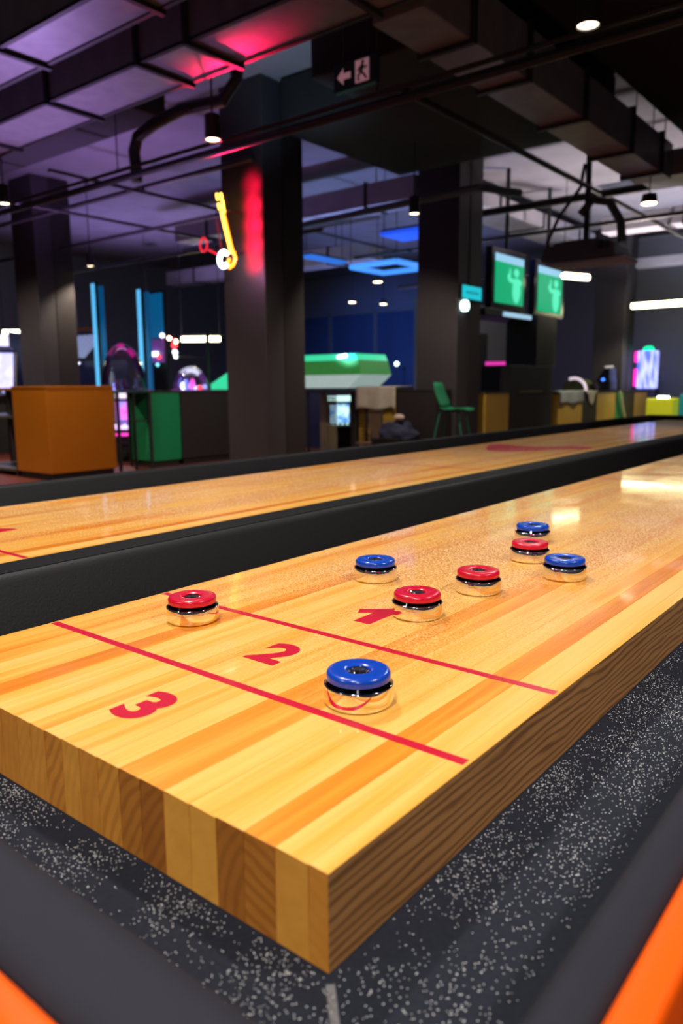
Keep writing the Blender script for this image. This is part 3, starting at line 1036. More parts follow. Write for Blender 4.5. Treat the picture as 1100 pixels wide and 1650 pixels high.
# ------------------------------------------------------------------ neon sign on the pillar
ns_ = thing('neon_sign', 'glowing orange neon sign with a white arc on the pillar', 'sign', (-5.82, 5.45, 2.3))
M_NEO = glow('orange_neon', (1.0, 0.22, 0.01), 7.0)
M_NEOY = glow('amber_neon', (1.0, 0.46, 0.05), 7.0)
M_NEW = glow('white_neon', (0.70, 0.95, 1.0), 8.0)
M_NER = glow('red_neon', (1.0, 0.02, 0.05), 1.2)
YN = 5.42
MB().tube([(-5.90, YN, 2.845), (-5.77, YN, 2.42)], 0.014, 8).build('stroke_tube', M_NEOY, ns_, smooth=True)
MB().tube([(-5.862, YN, 2.83), (-5.742, YN, 2.43)], 0.009, 8).build('stroke_tube', M_NEO, ns_, smooth=True)
for x, z in ((-5.952, 3.00), (-5.892, 2.995), (-5.930, 2.90), (-5.872, 2.925), (-5.862, 2.862)):
    MB().tube([(x - 0.008, YN, z + 0.03), (x + 0.008, YN, z - 0.03)], 0.013, 8).build('dash_tube', M_NEOY, ns_, smooth=True)
MB().tube([(-5.735, YN, 2.43), (-5.71, YN, 2.36), (-5.745, YN, 2.30), (-5.80, YN, 2.275), (-5.825, YN, 2.32), (-5.80, YN, 2.37)], 0.015, 8).build('loop_tube', M_NEO, ns_, smooth=True)
MB().tube([(-5.865 + 0.062 * math.cos(a), YN - 0.02, 2.365 + 0.075 * math.sin(a)) for a in [math.radians(q) for q in range(35, 330, 20)]], 0.022, 8) \
    .build('arc_tube', M_NEW, ns_, smooth=True)
MB().tube([(-6.19 + 0.055 * math.cos(a), YN, 2.55 + 0.07 * math.sin(a)) for a in [math.radians(q) for q in range(0, 360, 24)]], 0.009, 6, closed=True).build('ring_tube', M_NER, ns_, smooth=True)
MB().tube([(-6.12, YN, 2.49), (-6.0, YN, 2.44), (-5.94, YN, 2.40)], 0.010, 6).build('link_tube', M_NER, ns_, smooth=True)
MB().tube([(-6.0, YN + 0.02, 2.80), (-5.93, YN + 0.02, 2.42)], 0.006, 6).build('stand_wire', mat('red_wire', (0.4, 0.05, 0.08), 0.4), ns_, smooth=True)
MB().tube([(-5.80, 5.46, 2.28), (-5.86, 5.46, 3.02)], 0.008, 6).build('carrier_rod', M_BLACKM, ns_)
for z in (2.45, 2.85):
    MB().tube([(-5.83, 5.46, z), (-5.83, 5.65, z)], 0.01, 6).build('bracket', M_BLACKM, ns_)
for z_, e_ in ((3.12, 10), (2.92, 22), (2.72, 30), (2.52, 30), (2.34, 16)):
    light('neon_red', 'SPOT', (-5.685, 5.495, z_), e_, (1.0, 0.003, 0.045), 0.03, (-5.68, 5.65, z_), 104, 0.75)
light('neon_red_up', 'SPOT', (-5.45, 5.2, 2.75), 420, (1.0, 0.01, 0.09), 0.05, (-3.75, 3.45, 3.2), 26, 0.9)
light('neon_pink', 'POINT', (-5.60, 5.45, 2.22), 4, (1.0, 0.40, 0.80), 0.04)


# ------------------------------------------------------------------ counters, panels
def counter(name, a, b, m, label, cat='counter', top=M_BLACKW, plinth=True, group=None):
    x0, x1 = sorted((a[0], b[0]))
    y0, y1 = sorted((a[1], b[1]))
    z1 = b[2]
    c = thing(name, label, cat, ((x0 + x1) / 2, (y0 + y1) / 2, 0), group)
    bx((x0, y0, 0.08), (x1, y1, z1 - 0.025)).build('body', m, c, bevel=0.006)
    bx((x0 - 0.006, y0 - 0.006, z1 - 0.025), (x1 + 0.006, y1 + 0.006, z1)).build('top', top or m, c, bevel=0.004)
    bx((x0 + 0.03, y0 + 0.03, 0), (x1 - 0.03, y1 - 0.03, 0.08)).build('plinth', M_BLACKM, c)
    return c


M_ORC = mat('orange_counter_paint', (0.52, 0.165, 0.008), 0.35, var=0.12, scale=2, coat=0.2)
oc = counter('reception_counter', (-8.5, 4.40, 0), (-7.75, 5.28, 1.077), M_ORC, 'tall orange counter standing at the left edge', top=M_ORC)
# black open rack left of it
rk = thing('open_rack', 'black open shelf rack left of the orange counter', 'rack', (-9.0, 4.6, 0))
for x in (-9.6, -8.56):
    for y in (4.42, 4.9):
        bx((x, y, 0), (x + 0.035, y + 0.035, 1.03)).build('post', M_BLACKM, rk)
for z in (0.06, 0.70, 1.03):
    bx((-9.6, 4.42, z), (-8.525, 4.935, z + 0.03)).build('shelf', mat('rack_shelf', (0.10, 0.09, 0.08), 0.4) if z < 1 else M_ORC, rk)
bx((-9.6, 4.90, 0.1), (-8.53, 4.93, 1.03)).build('back_board', M_PANELD, rk)

# black framed standing table with glass, right of the orange counter
fr = thing('standing_table', 'black framed open standing table right of the orange counter', 'table', (-8.1, 5.7, 0))
bx((-8.5, 5.32, 0.985), (-7.97, 6.005, 1.01)).build('table_top', mat('dark_green_top', (0.02, 0.06, 0.035), 0.3), fr)
for y in (5.48, 5.73, 5.97):
    for x in ((-8.0,) if y == 5.73 else (-8.0, -8.45)):
        bx((x, y, 0), (x + 0.03, y + (0.035 if y != 5.73 else 0.018), 0.985)).build('leg', M_BLACKM, fr)
bx((-8.0, 5.5, 0.62), (-7.98, 6.0, 0.64)).build('cross_bar', M_BLACKM, fr)
bx((-8.45, 5.33, 0.60), (-8.40, 5.48, 0.985)).build('grey_leaf', M_GREY, fr)
bx((-8.02, 5.30, 0.60), (-8.0, 5.475, 0.985)).build('grey_leaf', M_GREY, fr)
counter('panel_cabinet', (-8.5, 6.025, 0), (-8.0, 6.50, 1.005), M_GREEN, 'green cabinet between the standing table and the brown cabinet', 'cabinet')
counter('panel_cabinet', (-8.5, 6.52, 0), (-8.0, 7.6, 1.0), M_PANELD, 'brown black cabinet left of the neon pillar', 'cabinet')

# open shelf right of the neon pillar
sf = thing('open_shelf', 'black framed open shelf right of the neon pillar', 'shelf', (-6.65, 8.3, 0))
bx((-7.25, 8.18, 0.955), (-6.09, 8.6, 0.99)).build('top', M_BLACKW, sf)
for x in (-7.2, -6.33, -6.13):
    for y in (8.2, 8.56):
        bx((x, y, 0), (x + 0.03, y + 0.03, 0.955)).build('post', M_BLACKM, sf)
bx((-7.2, 8.2, 0.06), (-6.1, 8.59, 0.085)).build('bottom_shelf', M_BLACKM, sf)
bx((-6.62, 8.5, 0.085), (-6.33, 8.56, 0.955)).build('brown_board', M_PANELD, sf)


def perforated(x0, x1, y, z0, z1, m, parent, dx=0.03, dz=0.05):
    """sheet with real slots: built from bars"""
    mb = MB()
    nx = max(2, int((x1 - x0) / dx))
    nz = max(2, int((z1 - z0) / dz))
    for i in range(nx + 1):
        x = x0 + (x1 - x0) * i / nx
        mb.box((x - 0.006, y, z0), (x + 0.006, y + 0.008, z1))
    for j in range(nz + 1):
        z = z0 + (z1 - z0) * j / nz
        mb.box((x0, y + 0.001, z - 0.014), (x1, y + 0.007, z + 0.014))
    return mb.build('perforated_sheet', m, parent)


perforated(-6.30, -6.14, 8.30, 0.1, 0.95, M_YELLOW, sf)
perforated(-7.15, -6.85, 8.45, 0.1, 0.92, mat('tan_mesh', (0.30, 0.24, 0.15), 0.6), sf, 0.06, 0.045)
# yellow cabinet with cloth
counter('panel_cabinet', (-6.08, 8.2, 0), (-5.60, 8.6, 1.03), M_YELLOW, 'ochre yellow cabinet under the white cloth', 'cabinet')


def cloth(name, x0, x1, y0, y1, z, drop, m, label, side='y', point=False):
    """cloth lying on a top and hanging over the side that faces the tables, softly waved"""
    mb = MB()
    nu, nv = 16, 12
    vs_ = []
    for i in range(nu + 1):
        u_ = i / nu
        for j in range(nv + 1):
            v_ = j / nv
            dd = drop * ((1 - abs(2 * u_ - 1)) if point else (1 - 0.06 * math.sin(u_ * 9)))
            if v_ < 0.4:
                back = 1 - v_ / 0.4
                h = z + 0.006 + 0.003 * math.sin(u_ * 14 + v_ * 9)
                out = 0.0
            else:
                back = 0
                h = z + 0.004 - dd * (v_ - 0.4) / 0.6
                out = 0.018 + 0.012 * math.sin(u_ * 13) * (v_ - 0.4) / 0.6
            if side == 'y':
                vs_.append((x0 + (x1 - x0) * u_, y0 + (y1 - y0) * back - out, h))
            else:
                vs_.append((x1 - (x1 - x0) * back + out, y0 + (y1 - y0) * u_, h))
    fs = [(i * (nv + 1) + j, (i + 1) * (nv + 1) + j, (i + 1) * (nv + 1) + j + 1, i * (nv + 1) + j + 1) for i in range(nu) for j in range(nv)]
    o = mb.add(vs_, fs).build(name, m, smooth=True)
    s = o.modifiers.new('thickness', 'SOLIDIFY')
    s.thickness = 0.006
    s.offset = 1
    return tag(o, label, 'cloth')


cloth('folded_cloth', -6.26, -5.60, 8.18, 8.58, 1.035, 0.31, M_CLOTH, 'white cloth hanging over the ochre yellow cabinet')
counter('panel_cabinet', (-5.58, 8.15, 0), (-4.98, 8.55, 1.0), M_PANELD, 'black cabinet at the foot of the dark pillar', 'cabinet')


# brown chair leaning, seen by its back
lc = thing('folding_chair', 'brown folding chair in front of the ochre cabinet', 'chair', (-5.72, 7.9, 0))
fr_pts = [(-5.97, 8.05, 0.70), (-5.72, 8.02, 0.72), (-5.62, 7.92, 0.30), (-5.83, 7.95, 0.28)]
MB().tube(fr_pts, 0.012, 8, closed=True).build('back_frame', M_BLACKM, lc, smooth=True)
MB().add([(-5.95, 8.05, 0.68), (-5.73, 8.02, 0.70), (-5.64, 7.925, 0.33), (-5.82, 7.95, 0.31),
          (-5.95, 8.07, 0.68), (-5.73, 8.04, 0.70), (-5.64, 7.945, 0.33), (-5.82, 7.97, 0.31)],
         [(0, 3, 2, 1), (4, 5, 6, 7), (0, 1, 5, 4), (1, 2, 6, 5), (2, 3, 7, 6), (3, 0, 4, 7)]).build('backrest', mat('brown_board', (0.13, 0.075, 0.045), 0.5), lc)
MB().box((-5.84, 7.60, 0.30), (-5.60, 7.95, 0.325)).build('seat', mat('brown_board', (0.13, 0.075, 0.045), 0.5), lc, bevel=0.006)
for (x0, y0, x1, y1) in ((-5.83, 7.93, -5.86, 8.0), (-5.61, 7.93, -5.58, 8.0), (-5.83, 7.62, -5.86, 7.55), (-5.61, 7.62, -5.58, 7.55)):
    MB().tube([(x0, y0, 0.31), (x1, y1, 0.0)], 0.011, 8).build('leg', M_BLACKM, lc, smooth=True)

# dark blue coat and bag heap on a stool-high crate
cr = counter('storage_crate', (-5.55, 7.55, 0), (-5.05, 7.95, 0.40), M_BLACKW, 'low black crate under the dark blue coat', 'crate')
hb = MB()
NU, NV = 28, 14
vs_ = []
for j in range(NV + 1):
    ph = math.pi / 2 * j / NV
    for i in range(NU):
        a = 2 * math.pi * i / NU
        k = 1 + 0.22 * mnoise.noise((math.cos(a) * 2.2, math.sin(a) * 2.2, ph * 2.4))
        vs_.append((-5.28 + 0.27 * k * math.cos(ph) * math.cos(a), 7.75 + 0.19 * k * math.cos(ph) * math.sin(a), 0.402 + 0.20 * k * math.sin(ph)))
fs = [(j * NU + i, j * NU + (i + 1) % NU, (j + 1) * NU + (i + 1) % NU, (j + 1) * NU + i) for j in range(NV) for i in range(NU)]
tag(hb.add(vs_, fs).build('coat_heap', mat('navy_cloth', (0.016, 0.018, 0.055), 0.85, var=0.4, scale=20, bump=0.4), smooth=True),
    'dark blue coat heaped on the low crate beside the brown chair', 'coat')
tag(MB().lathe([(0, 0), (.05, .005), (.075, .03), (.06, .06), (0.02, .075), (0, .076)], (-5.22, 7.70, 0.625), 16, squash=0.7)
    .build('pale_scarf', mat('pale_wool', (0.55, 0.42, 0.36), 0.9, var=0.3, scale=25, bump=0.4), smooth=True), 'pale scarf on top of the dark blue coat', 'scarf')


# ------------------------------------------------------------------ green bar chair
st = thing('bar_chair', 'green moulded bar chair before the dark pillar', 'chair', (-4.52, 7.80, 0))
M_CH = mat('green_plastic', (0.010, 0.20, 0.09), 0.6, var=0.08, spec=0.2)
M_CHL = mat('green_tube', (0.03, 0.24, 0.14), 0.4, 0.2)
# profile runs along the chair's facing direction (to the right in the photo)
fx, fy = 0.97, 0.243
px_, py_ = -fy, fx
def cp(a, b, z):
    return (-4.52 + fx * a + px_ * b, 7.80 + fy * a + py_ * b, z)
prof = [(-0.215, 1.085), (-0.20, 1.03), (-0.165, 0.93), (-0.125, 0.84), (-0.085, 0.785), (-0.03, 0.768), (0.05, 0.766), (0.14, 0.774), (0.21, 0.768), (0.235, 0.755)]
wid = [0.15, 0.185, 0.205, 0.215, 0.22, 0.22, 0.22, 0.215, 0.20, 0.19]
vs_, nb = [], 9
for (a, z), w_ in zip(prof, wid):
    for k in range(nb):
        s = k / (nb - 1) * 2 - 1
        vs_.append(cp(a + (0.03 * s * s if z > 0.8 else 0), s * w_, z + (0.012 * s * s if z < 0.8 else 0)))
fs = [(i * nb + k, (i + 1) * nb + k, (i + 1) * nb + k + 1, i * nb + k + 1) for i in range(len(prof) - 1) for k in range(nb - 1)]
# split shell: backrest above, seat below
kb = 4
o = MB().add(vs_[:(kb + 1) * nb], fs[:kb * (nb - 1)]).build('backrest', M_CH, st, smooth=True)
o.modifiers.new('t', 'SOLIDIFY').thickness = 0.012
o = MB().add(vs_[kb * nb:], [tuple(q - kb * nb for q in f) for f in fs[kb * (nb - 1):]]).build('seat', M_CH, st, smooth=True)
o.modifiers.new('t', 'SOLIDIFY').thickness = 0.012
for a, b, ta, tb_ in ((-0.10, -0.15, -0.24, -0.22), (-0.10, 0.15, -0.24, 0.22), (0.13, -0.15, 0.24, -0.22), (0.13, 0.15, 0.24, 0.22)):
    MB().tube([cp(0.02, b * 0.9, 0.752), cp(a, b, 0.735), cp(ta, tb_, 0.0)], 0.012, 8).build('leg', M_CHL, st, smooth=True)
MB().tube([cp(0.19, -0.19, 0.28), cp(0.19, 0.19, 0.28)], 0.009, 8).build('foot_rail', M_CHL, st, smooth=True)

# ------------------------------------------------------------------ bar with the two screens
counter('panel_cabinet', (-5.4, 9.40, 0), (-4.92, 10.12, 0.955), M_YELLOW, 'ochre cabinet between the dark pillar and the black kiosk', 'cabinet')
ks = thing('black_kiosk', 'black kiosk with a tall back panel under the green screens', 'kiosk', (-5.1, 10.9, 0))
kb_ = bx((-5.4, 10.14, 0), (-4.92, 11.66, 1.34)).build('body', M_BLACKW, ks, bevel=0.01)
bx((-5.45, 11.02, 1.34), (-4.93, 11.78, 2.12)).build('back_panel', M_BLACKW, ks, bevel=0.01)
bx((-4.92, 10.45, 0.93), (-4.905, 11.25, 0.96)).build('handle', mat('brass_strip', (0.22, 0.17, 0.07), 0.4, 0.5), kb_)


def screen_mat(name):
    """green picture with a pale green pointing figure; light blue header"""
    m, t, b = nt(name)
    tc = N(t, 'ShaderNodeTexCoord')
    sx = N(t, 'ShaderNodeSeparateXYZ')
    t.links.new(tc.outputs['Generated'], sx.inputs[0])
    Y, Z = sx.outputs[1], sx.outputs[2]

    def ell(cy, cz, ry, rz):
        a = N(t, 'ShaderNodeMath', operation='MULTIPLY_ADD')
        a.inputs[1].default_value = 1 / ry
        a.inputs[2].default_value = -cy / ry
        t.links.new(Y, a.inputs[0])
        c = N(t, 'ShaderNodeMath', operation='MULTIPLY_ADD')
        c.inputs[1].default_value = 1 / rz
        c.inputs[2].default_value = -cz / rz
        t.links.new(Z, c.inputs[0])
        p = N(t, 'ShaderNodeMath', operation='MULTIPLY')
        t.links.new(a.outputs[0], p.inputs[0])
        t.links.new(a.outputs[0], p.inputs[1])
        q = N(t, 'ShaderNodeMath', operation='MULTIPLY')
        t.links.new(c.outputs[0], q.inputs[0])
        t.links.new(c.outputs[0], q.inputs[1])
        s = N(t, 'ShaderNodeMath', operation='ADD')
        t.links.new(p.outputs[0], s.inputs[0])
        t.links.new(q.outputs[0], s.inputs[1])
        return s.outputs[0]

    def mn(a, c):
        x = N(t, 'ShaderNodeMath', operation='MINIMUM')
        t.links.new(a, x.inputs[0])
        t.links.new(c, x.inputs[1])
        return x.outputs[0]
    d = ell(0.73, 0.68, 0.11, 0.10)
    for e in ((0.74, 0.30, 0.17, 0.30), (0.58, 0.50, 0.15, 0.06), (0.47, 0.57, 0.07, 0.08), (0.50, 0.66, 0.035, 0.11), (0.76, 0.48, 0.2, 0.1)):
        d = mn(d, ell(*e))
    fig = ramp(t, d, [(0.55, (1, 1, 1)), (1.0, (0, 0, 0))])
    c = mixc(t, fig, (0.004, 0.40, 0.17), (0.10, 0.90, 0.52))
    hd = ramp(t, Z, [(0.835, (0, 0, 0)), (0.85, (1, 1, 1))])
    c = mixc(t, hd, c, (0.32, 0.62, 0.85))
    b.inputs['Base Color'].default_value = (0.01, 0.02, 0.02, 1)
    b.inputs['Roughness'].default_value = 0.6
    b.inputs['Specular IOR Level'].default_value = 0.1
    t.links.new(c, b.inputs['Emission Color'])
    b.inputs['Emission Strength'].default_value = 1.0
    return m


M_SCR = screen_mat('green_advert_screen')
for y0, y1, z0, z1, lb in ((9.95, 10.86, 2.235, 2.92, 'portrait screen with a green picture, nearer the dark pillar'),
                           (11.39, 12.32, 2.205, 2.905, 'portrait screen with a green picture, right of the other one')):
    s = thing('wall_screen', lb, 'screen', (-5.1, (y0 + y1) / 2, z0))
    bx((-5.22, y0 - 0.10, z0 - 0.08), (-5.11, y1 + 0.10, z1 + 0.09)).build('housing', M_BLACKG, s, bevel=0.01)
    bx((-5.11, y0, z0), (-5.10, y1, z1)).build('display', M_SCR, s)
    MB().tube([(-5.17, (y0 + y1) / 2, z1 + 0.09), (-5.17, (y0 + y1) / 2, ZC)], 0.03, 10).build('ceiling_mount', M_BLACKM, s)
# bar canopy below the screens and grey back room behind
tag(bx((-5.5, 9.5, 2.02), (-5.02, 11.0, 2.12)).build('bar_canopy', M_BLACKW, bevel=0.01), 'black canopy board under the nearer green screen', 'canopy')
tag(bx((-5.019, 10.05, 2.035), (-4.99, 10.95, 2.095)).build('canopy_light', glow('blue_white_strip', (0.45, 0.75, 1.0), 0.75)), 'pale blue light strip on the canopy under the screen', 'lamp')
br = thing('back_bar', 'grey lit back bar seen under the green screens', 'bar', (-7.0, 12.0, 0))
bx((-7.5, 11.5, 0), (-7.3, 15.5, 2.6)).build('back_panel', mat('grey_back_panel', (0.20, 0.20, 0.22), 0.7), br)
bx((-7.3, 11.7, 1.3), (-7.22, 12.4, 2.0)).build('white_panel', mat('white_panel', (0.62, 0.58, 0.52), 0.6), br)
bx((-7.3, 12.5, 0.9), (-7.2, 12.9, 2.05)).build('dark_door', M_BLACKW, br)
bx((-7.3, 13.3, 0.9), (-7.2, 13.7, 2.05)).build('dark_door', M_BLACKW, br)
light('back_bar_light', 'POINT', (-6.6, 12.3, 2.5), 14, (1.0, 0.92, 0.85), 0.1)

# cyan sign with a round white lamp on the dark pillar
cs = thing('pillar_sign', 'cyan lit sign with a round white lamp on the dark pillar', 'sign', (-4.87, 8.85, 2.1))
bx((-4.92, 8.61, 2.155), (-4.875, 9.12, 2.335)).build('box', M_BLACKM, cs, bevel=0.005)
cf_ = bx((-4.875, 8.62, 2.165), (-4.865, 9.11, 2.328)).build('face', glow('cyan_sign', (0.01, 0.60, 0.70), 0.9), cs)
bx((-4.865, 8.70, 2.232), (-4.861, 9.03, 2.258)).build('text_line', glow('dark_cyan_text', (0.01, 0.36, 0.48), 0.6), cf_)
MB().prism([(8.72 + 0.072 * math.cos(a), 2.075 + 0.072 * math.sin(a)) for a in [2 * math.pi * k / 20 for k in range(20)]], 'x', -4.92, -4.865).build('round_lamp', glow('white_disc', (0.75, 1.0, 1.0), 3.0), cs)

# ------------------------------------------------------------------ row of coloured cabinets at the right
XR = -4.6
for y0, y1, z, mm, lb in ((11.8, 12.85, 0.925, M_YELLOW, 'ochre cabinet under the grey cloth, right of the kiosk'),
                          (12.87, 13.55, 0.92, M_PANELD, 'black cabinet under the hanging white cloth corner'),
                          (13.57, 14.50, 0.915, M_YELLOW, 'ochre cabinet right of the hanging white cloth corner'),
                          (14.52, 14.95, 0.91, M_GREEN, 'green cabinet behind the leaning pale board'),
                          (14.97, 15.60, 0.905, M_PANELD, 'black cabinet right of the leaning pale board'),
                          (15.62, 16.4, 0.90, M_OCHRE2, 'tan cabinet near the blue lit machine'),
                          (16.8, 17.25, 0.895, M_GREEN, 'green cabinet farthest back, near the lime box')):
    counter('panel_cabinet', (XR - 0.54, y0, 0), (XR - 0.27, y1, z), mm, lb, 'cabinet')
XRF = XR - 0.27
cloth('draped_cloth', XRF - 0.25, XRF, 11.82, 12.83, 0.93, 0.20, M_CLOTHG, 'grey cloth draped over the ochre cabinet right of the kiosk', side='x', point=False)
cloth('draped_cloth', XRF - 0.25, XRF, 12.95, 13.50, 0.925, 0.26, mat('cream_cloth', (0.44, 0.42, 0.34), 0.9, var=0.2), 'white cloth corner hanging over the black cabinet', side='x', point=True)
tag(MB().prism([(14.55, 0.92), (14.62, 0.92), (15.02, 0.33), (14.95, 0.33)], 'x', XRF + 0.03, XRF + 0.06).build('leaning_board', mat('pale_board', (0.50, 0.48, 0.30), 0.6)),
    'pale narrow board leaning slanted against the green cabinet', 'board')
lb_ = thing('lime_box', 'bright lime yellow box with a glowing white bar for the reflection on top, at the right edge', 'box', (-4.35, 15.75, 0))
bx((-4.62, 15.55, 0.0), (-4.10, 15.95, 0.76)).build('body', mat('lime_glow_paint', (0.62, 0.62, 0.02), 0.4, emit=(0.55, 0.60, 0.02), strength=0.35), lb_, bevel=0.02)  # the box colour also glows faintly by itself
MB().tube([(-4.42, 15.60, 0.78), (-4.20, 15.60, 0.78)], 0.03, 10).build('reflection_bar', glow('white_reflection', (0.95, 1.0, 0.9), 4.0), lb_, smooth=True)  # glowing bar in place of the white reflection on the box
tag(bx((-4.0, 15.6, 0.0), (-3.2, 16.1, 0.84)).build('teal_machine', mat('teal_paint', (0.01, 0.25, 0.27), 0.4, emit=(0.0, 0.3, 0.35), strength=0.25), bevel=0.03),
    'teal machine at the right edge beside the lime box', 'machine')


# ------------------------------------------------------------------ arcade machines
def arcade(name, c, wd, dp, ht, body, scr, label, yaw=0.0, marquee=None, zs=(0.5, 0.9)):
    """upright game cabinet facing -y before yaw, with slanted screen, marquee and control shelf"""
    t_ = thing(name, label, 'arcade machine', (c[0], c[1], 0))
    def rot(v):
        x, y = v[0], v[1]
        return (c[0] + x * math.cos(yaw) - y * math.sin(yaw), c[1] + x * math.sin(yaw) + y * math.cos(yaw), v[2])
    def put(mb, nm, mm, smooth=False, par=None):
        mb.v = [rot(v) for v in mb.v]
        return mb.build(nm, mm, par or t_, smooth=smooth)
    h = ht
    side = [(-dp / 2, 0), (-dp / 2, 0.42 * h), (-dp * 0.62, 0.50 * h), (-dp * 0.30, 0.53 * h), (-dp * 0.12, 0.84 * h), (-dp * 0.42, 0.87 * h), (-dp * 0.42, h), (dp / 2, h), (dp / 2, 0)]
    for sx in (-wd / 2, wd / 2 - 0.03):
        put(MB().prism(side, 'x', sx, sx + 0.03), 'side_panel', body)
    inn = [(-dp * .45, 0), (-dp * .45, 0.41 * h), (-dp * .57, 0.485 * h), (-dp * .27, 0.515 * h), (-dp * .07, 0.845 * h), (-dp * .36, 0.875 * h), (-dp * .36, 0.98 * h), (dp * .48, 0.98 * h), (dp * .48, 0)]
    bd = put(MB().prism(inn, 'x', -wd / 2 + 0.03, wd / 2 - 0.03), 'body', M_BLACKW)
    a, b = (-dp * .262, 0.53 * h), (-dp * .09, 0.83 * h)
    put(MB().prism([a, b, (b[0] - 0.012, b[1] + 0.004), (a[0] - 0.012, a[1] + 0.004)], 'x', -wd / 2 + 0.06, wd / 2 - 0.06), 'display', scr)
    put(MB().box((-wd / 2 + 0.03, -dp * .375, 0.882 * h), (wd / 2 - 0.03, -dp * .362, 0.975 * h)), 'marquee', marquee or scr)
    for k in range(4):
        x = -wd * 0.25 + k * wd * 0.17
        put(MB().lathe([(0.018, 0), (0.018, 0.012), (0.012, 0.02), (0, 0.021)], (x, -dp * .44, 0.505 * h), 10), 'button', marquee or scr, par=bd)
    return t_


G_LAV = glow('lavender_screen', (0.42, 0.42, 1.0), 1.6, 3.0, (0.72, 0.66, 1.0))
G_BLUE = glow('blue_screen', (0.10, 0.14, 0.95), 1.6, 3.0, (0.50, 0.55, 1.0), (6, 6, 1))
G_PINK = glow('pink_screen', (0.9, 0.06, 0.55), 1.6, 6.0, (0.35, 0.25, 1.0))
G_MAG = glow('magenta_light', (1.0, 0.02, 0.42), 2.0)
G_GRN = glow('green_light', (0.0, 0.85, 0.35), 1.6)
G_WHT = glow('white_blue_light', (0.8, 0.85, 1.0), 3.5)
G_RED = glow('red_light', (1.0, 0.05, 0.06), 2.5)
M_CAB = mat('cabinet_navy', (0.018, 0.022, 0.10), 0.4)
M_CABP = mat('cabinet_purple', (0.16, 0.02, 0.20), 0.4)
arcade('arcade_machine', (-12.15, 6.15), 0.70, 0.8, 1.95, M_CAB, G_LAV, 'arcade machine with a lavender screen at the left edge', 0.75)
arcade('arcade_machine', (-9.25, 6.55), 0.70, 0.7, 1.02, M_CABP, G_PINK, 'pink and violet lit arcade machine behind the standing table', 0.98, glow('pale_marquee', (0.9, 0.75, 1.0), 1.3))
_lf = bpy.data.objects['arcade_machine.001']
MB().tube([(-8.95, 6.12, 0.50), (-8.72, 6.46, 0.50)], 0.03, 8).build('light_bar', glow('violet_bar', (0.75, 0.5, 1.0), 2.0), _lf, smooth=True)
MB().tube([(-8.95, 6.12, 0.40), (-8.72, 6.46, 0.40)], 0.02, 8).build('light_bar', glow('magenta_bar', (1.0, 0.05, 0.5), 1.6), _lf, smooth=True)
# lit front of that machine below the play shelf
arcade('arcade_machine', (-7.25, 9.02), 0.42, 0.6, 0.93, M_CAB, glow('aqua_screen', (0.03, 0.25, 0.8), 1.2, 8, (0.6, 0.95, 0.95)), 'blue lit arcade machine seen through the open shelf', 0.72, glow('pale_aqua', (0.55, 0.9, 0.85), 1.4))
arcade('arcade_machine', (-6.45, 12.6), 0.42, 0.6, 1.5, M_CABP, G_BLUE, 'small blue lit arcade machine with a pink top in the back room', 0.5, glow('pink_marquee', (0.9, 0.05, 0.5), 0.9))


def tower(c, label):
    t_ = thing('light_tower', label, 'arcade machine', (c[0], c[1], 0))
    x, y = c
    bx((x - 0.20, y - 0.15, 0), (x + 0.20, y + 0.15, 0.95)).build('base', M_CAB, t_, bevel=0.02)
    bx((x - 0.19, y - 0.13, 0.95), (x + 0.19, y + 0.13, 1.74)).build('lit_panel', G_BLUE, t_, bevel=0.03)
    for z0, z1 in ((1.0, 1.36), (1.5, 1.72)):
        MB().tube([(x - 0.21, y - 0.13, z0), (x - 0.21, y - 0.13, z1)], 0.035, 8).build('edge_light', G_MAG, t_, smooth=True)
    MB().lathe([(0.12, 0), (0.11, 0.05), (0.07, 0.09), (0, 0.10)], (x, y, 1.74), 16).build('top_dome', G_GRN, t_, smooth=True)
    return t_


tower((-4.95, 16.6), 'blue light tower with pink sides and a green dome, right of the far pillar')

# rounded machine and ride machine in front of the far pillar
rm = thing('arch_machine', 'low rounded machine with a white rim beside the far pillar', 'arcade machine', (-5.8, 14.75, 0))
arc = [(-0.24 * math.cos(a), 0.24 * math.sin(a)) for a in [math.pi * k / 16 for k in range(17)]]
MB().prism([(-5.78 + p[0], 0.92 + p[1]) for p in arc], 'y', 14.7, 15.2).build('body', mat('olive_shell', (0.05, 0.06, 0.02), 0.4), rm, smooth=True)
MB().tube([(-5.78 + p[0] * 1.04, 14.69, 0.92 + p[1] * 1.04) for p in arc[6:]], 0.03, 8).build('rim', glow('pale_rim', (0.9, 0.72, 0.85), 0.8), rm, smooth=True)
bx((-6.02, 14.72, 0), (-5.54, 15.2, 0.92)).build('base', M_BLACKW, rm)
rd = thing('ride_machine', 'dark ride simulator with a blue lamp before the far pillar', 'arcade machine', (-5.3, 15.2, 0))
MB().prism([(-5.50, 0.92), (-5.50, 1.08), (-5.40, 1.2), (-5.30, 1.36), (-5.20, 1.37), (-5.19, 1.2), (-5.17, 1.1), (-5.165, 0.92)], 'y', 15.0, 15.4).build('body', M_BLACKG, rd, bevel=0.02)
bx((-5.48, 15.02, 0), (-5.17, 15.38, 0.92)).build('base', M_BLACKW, rd)
MB().lathe([(0, -.03), (.03, -.015), (.035, 0), (.03, .015), (0, .03)], (-5.30, 14.97, 1.14), 10).build('lamp', glow('blue_dot', (0.05, 0.2, 1.0), 3.0), rd)
MB().tube([(-5.28, 15.0, 1.38), (-5.12, 15.0, 1.39)], 0.018, 8).build('handlebar', mat('pale_bar', (0.6, 0.55, 0.5), 0.3, emit=(0.8, 0.75, 0.65), strength=0.5), rd, smooth=True)

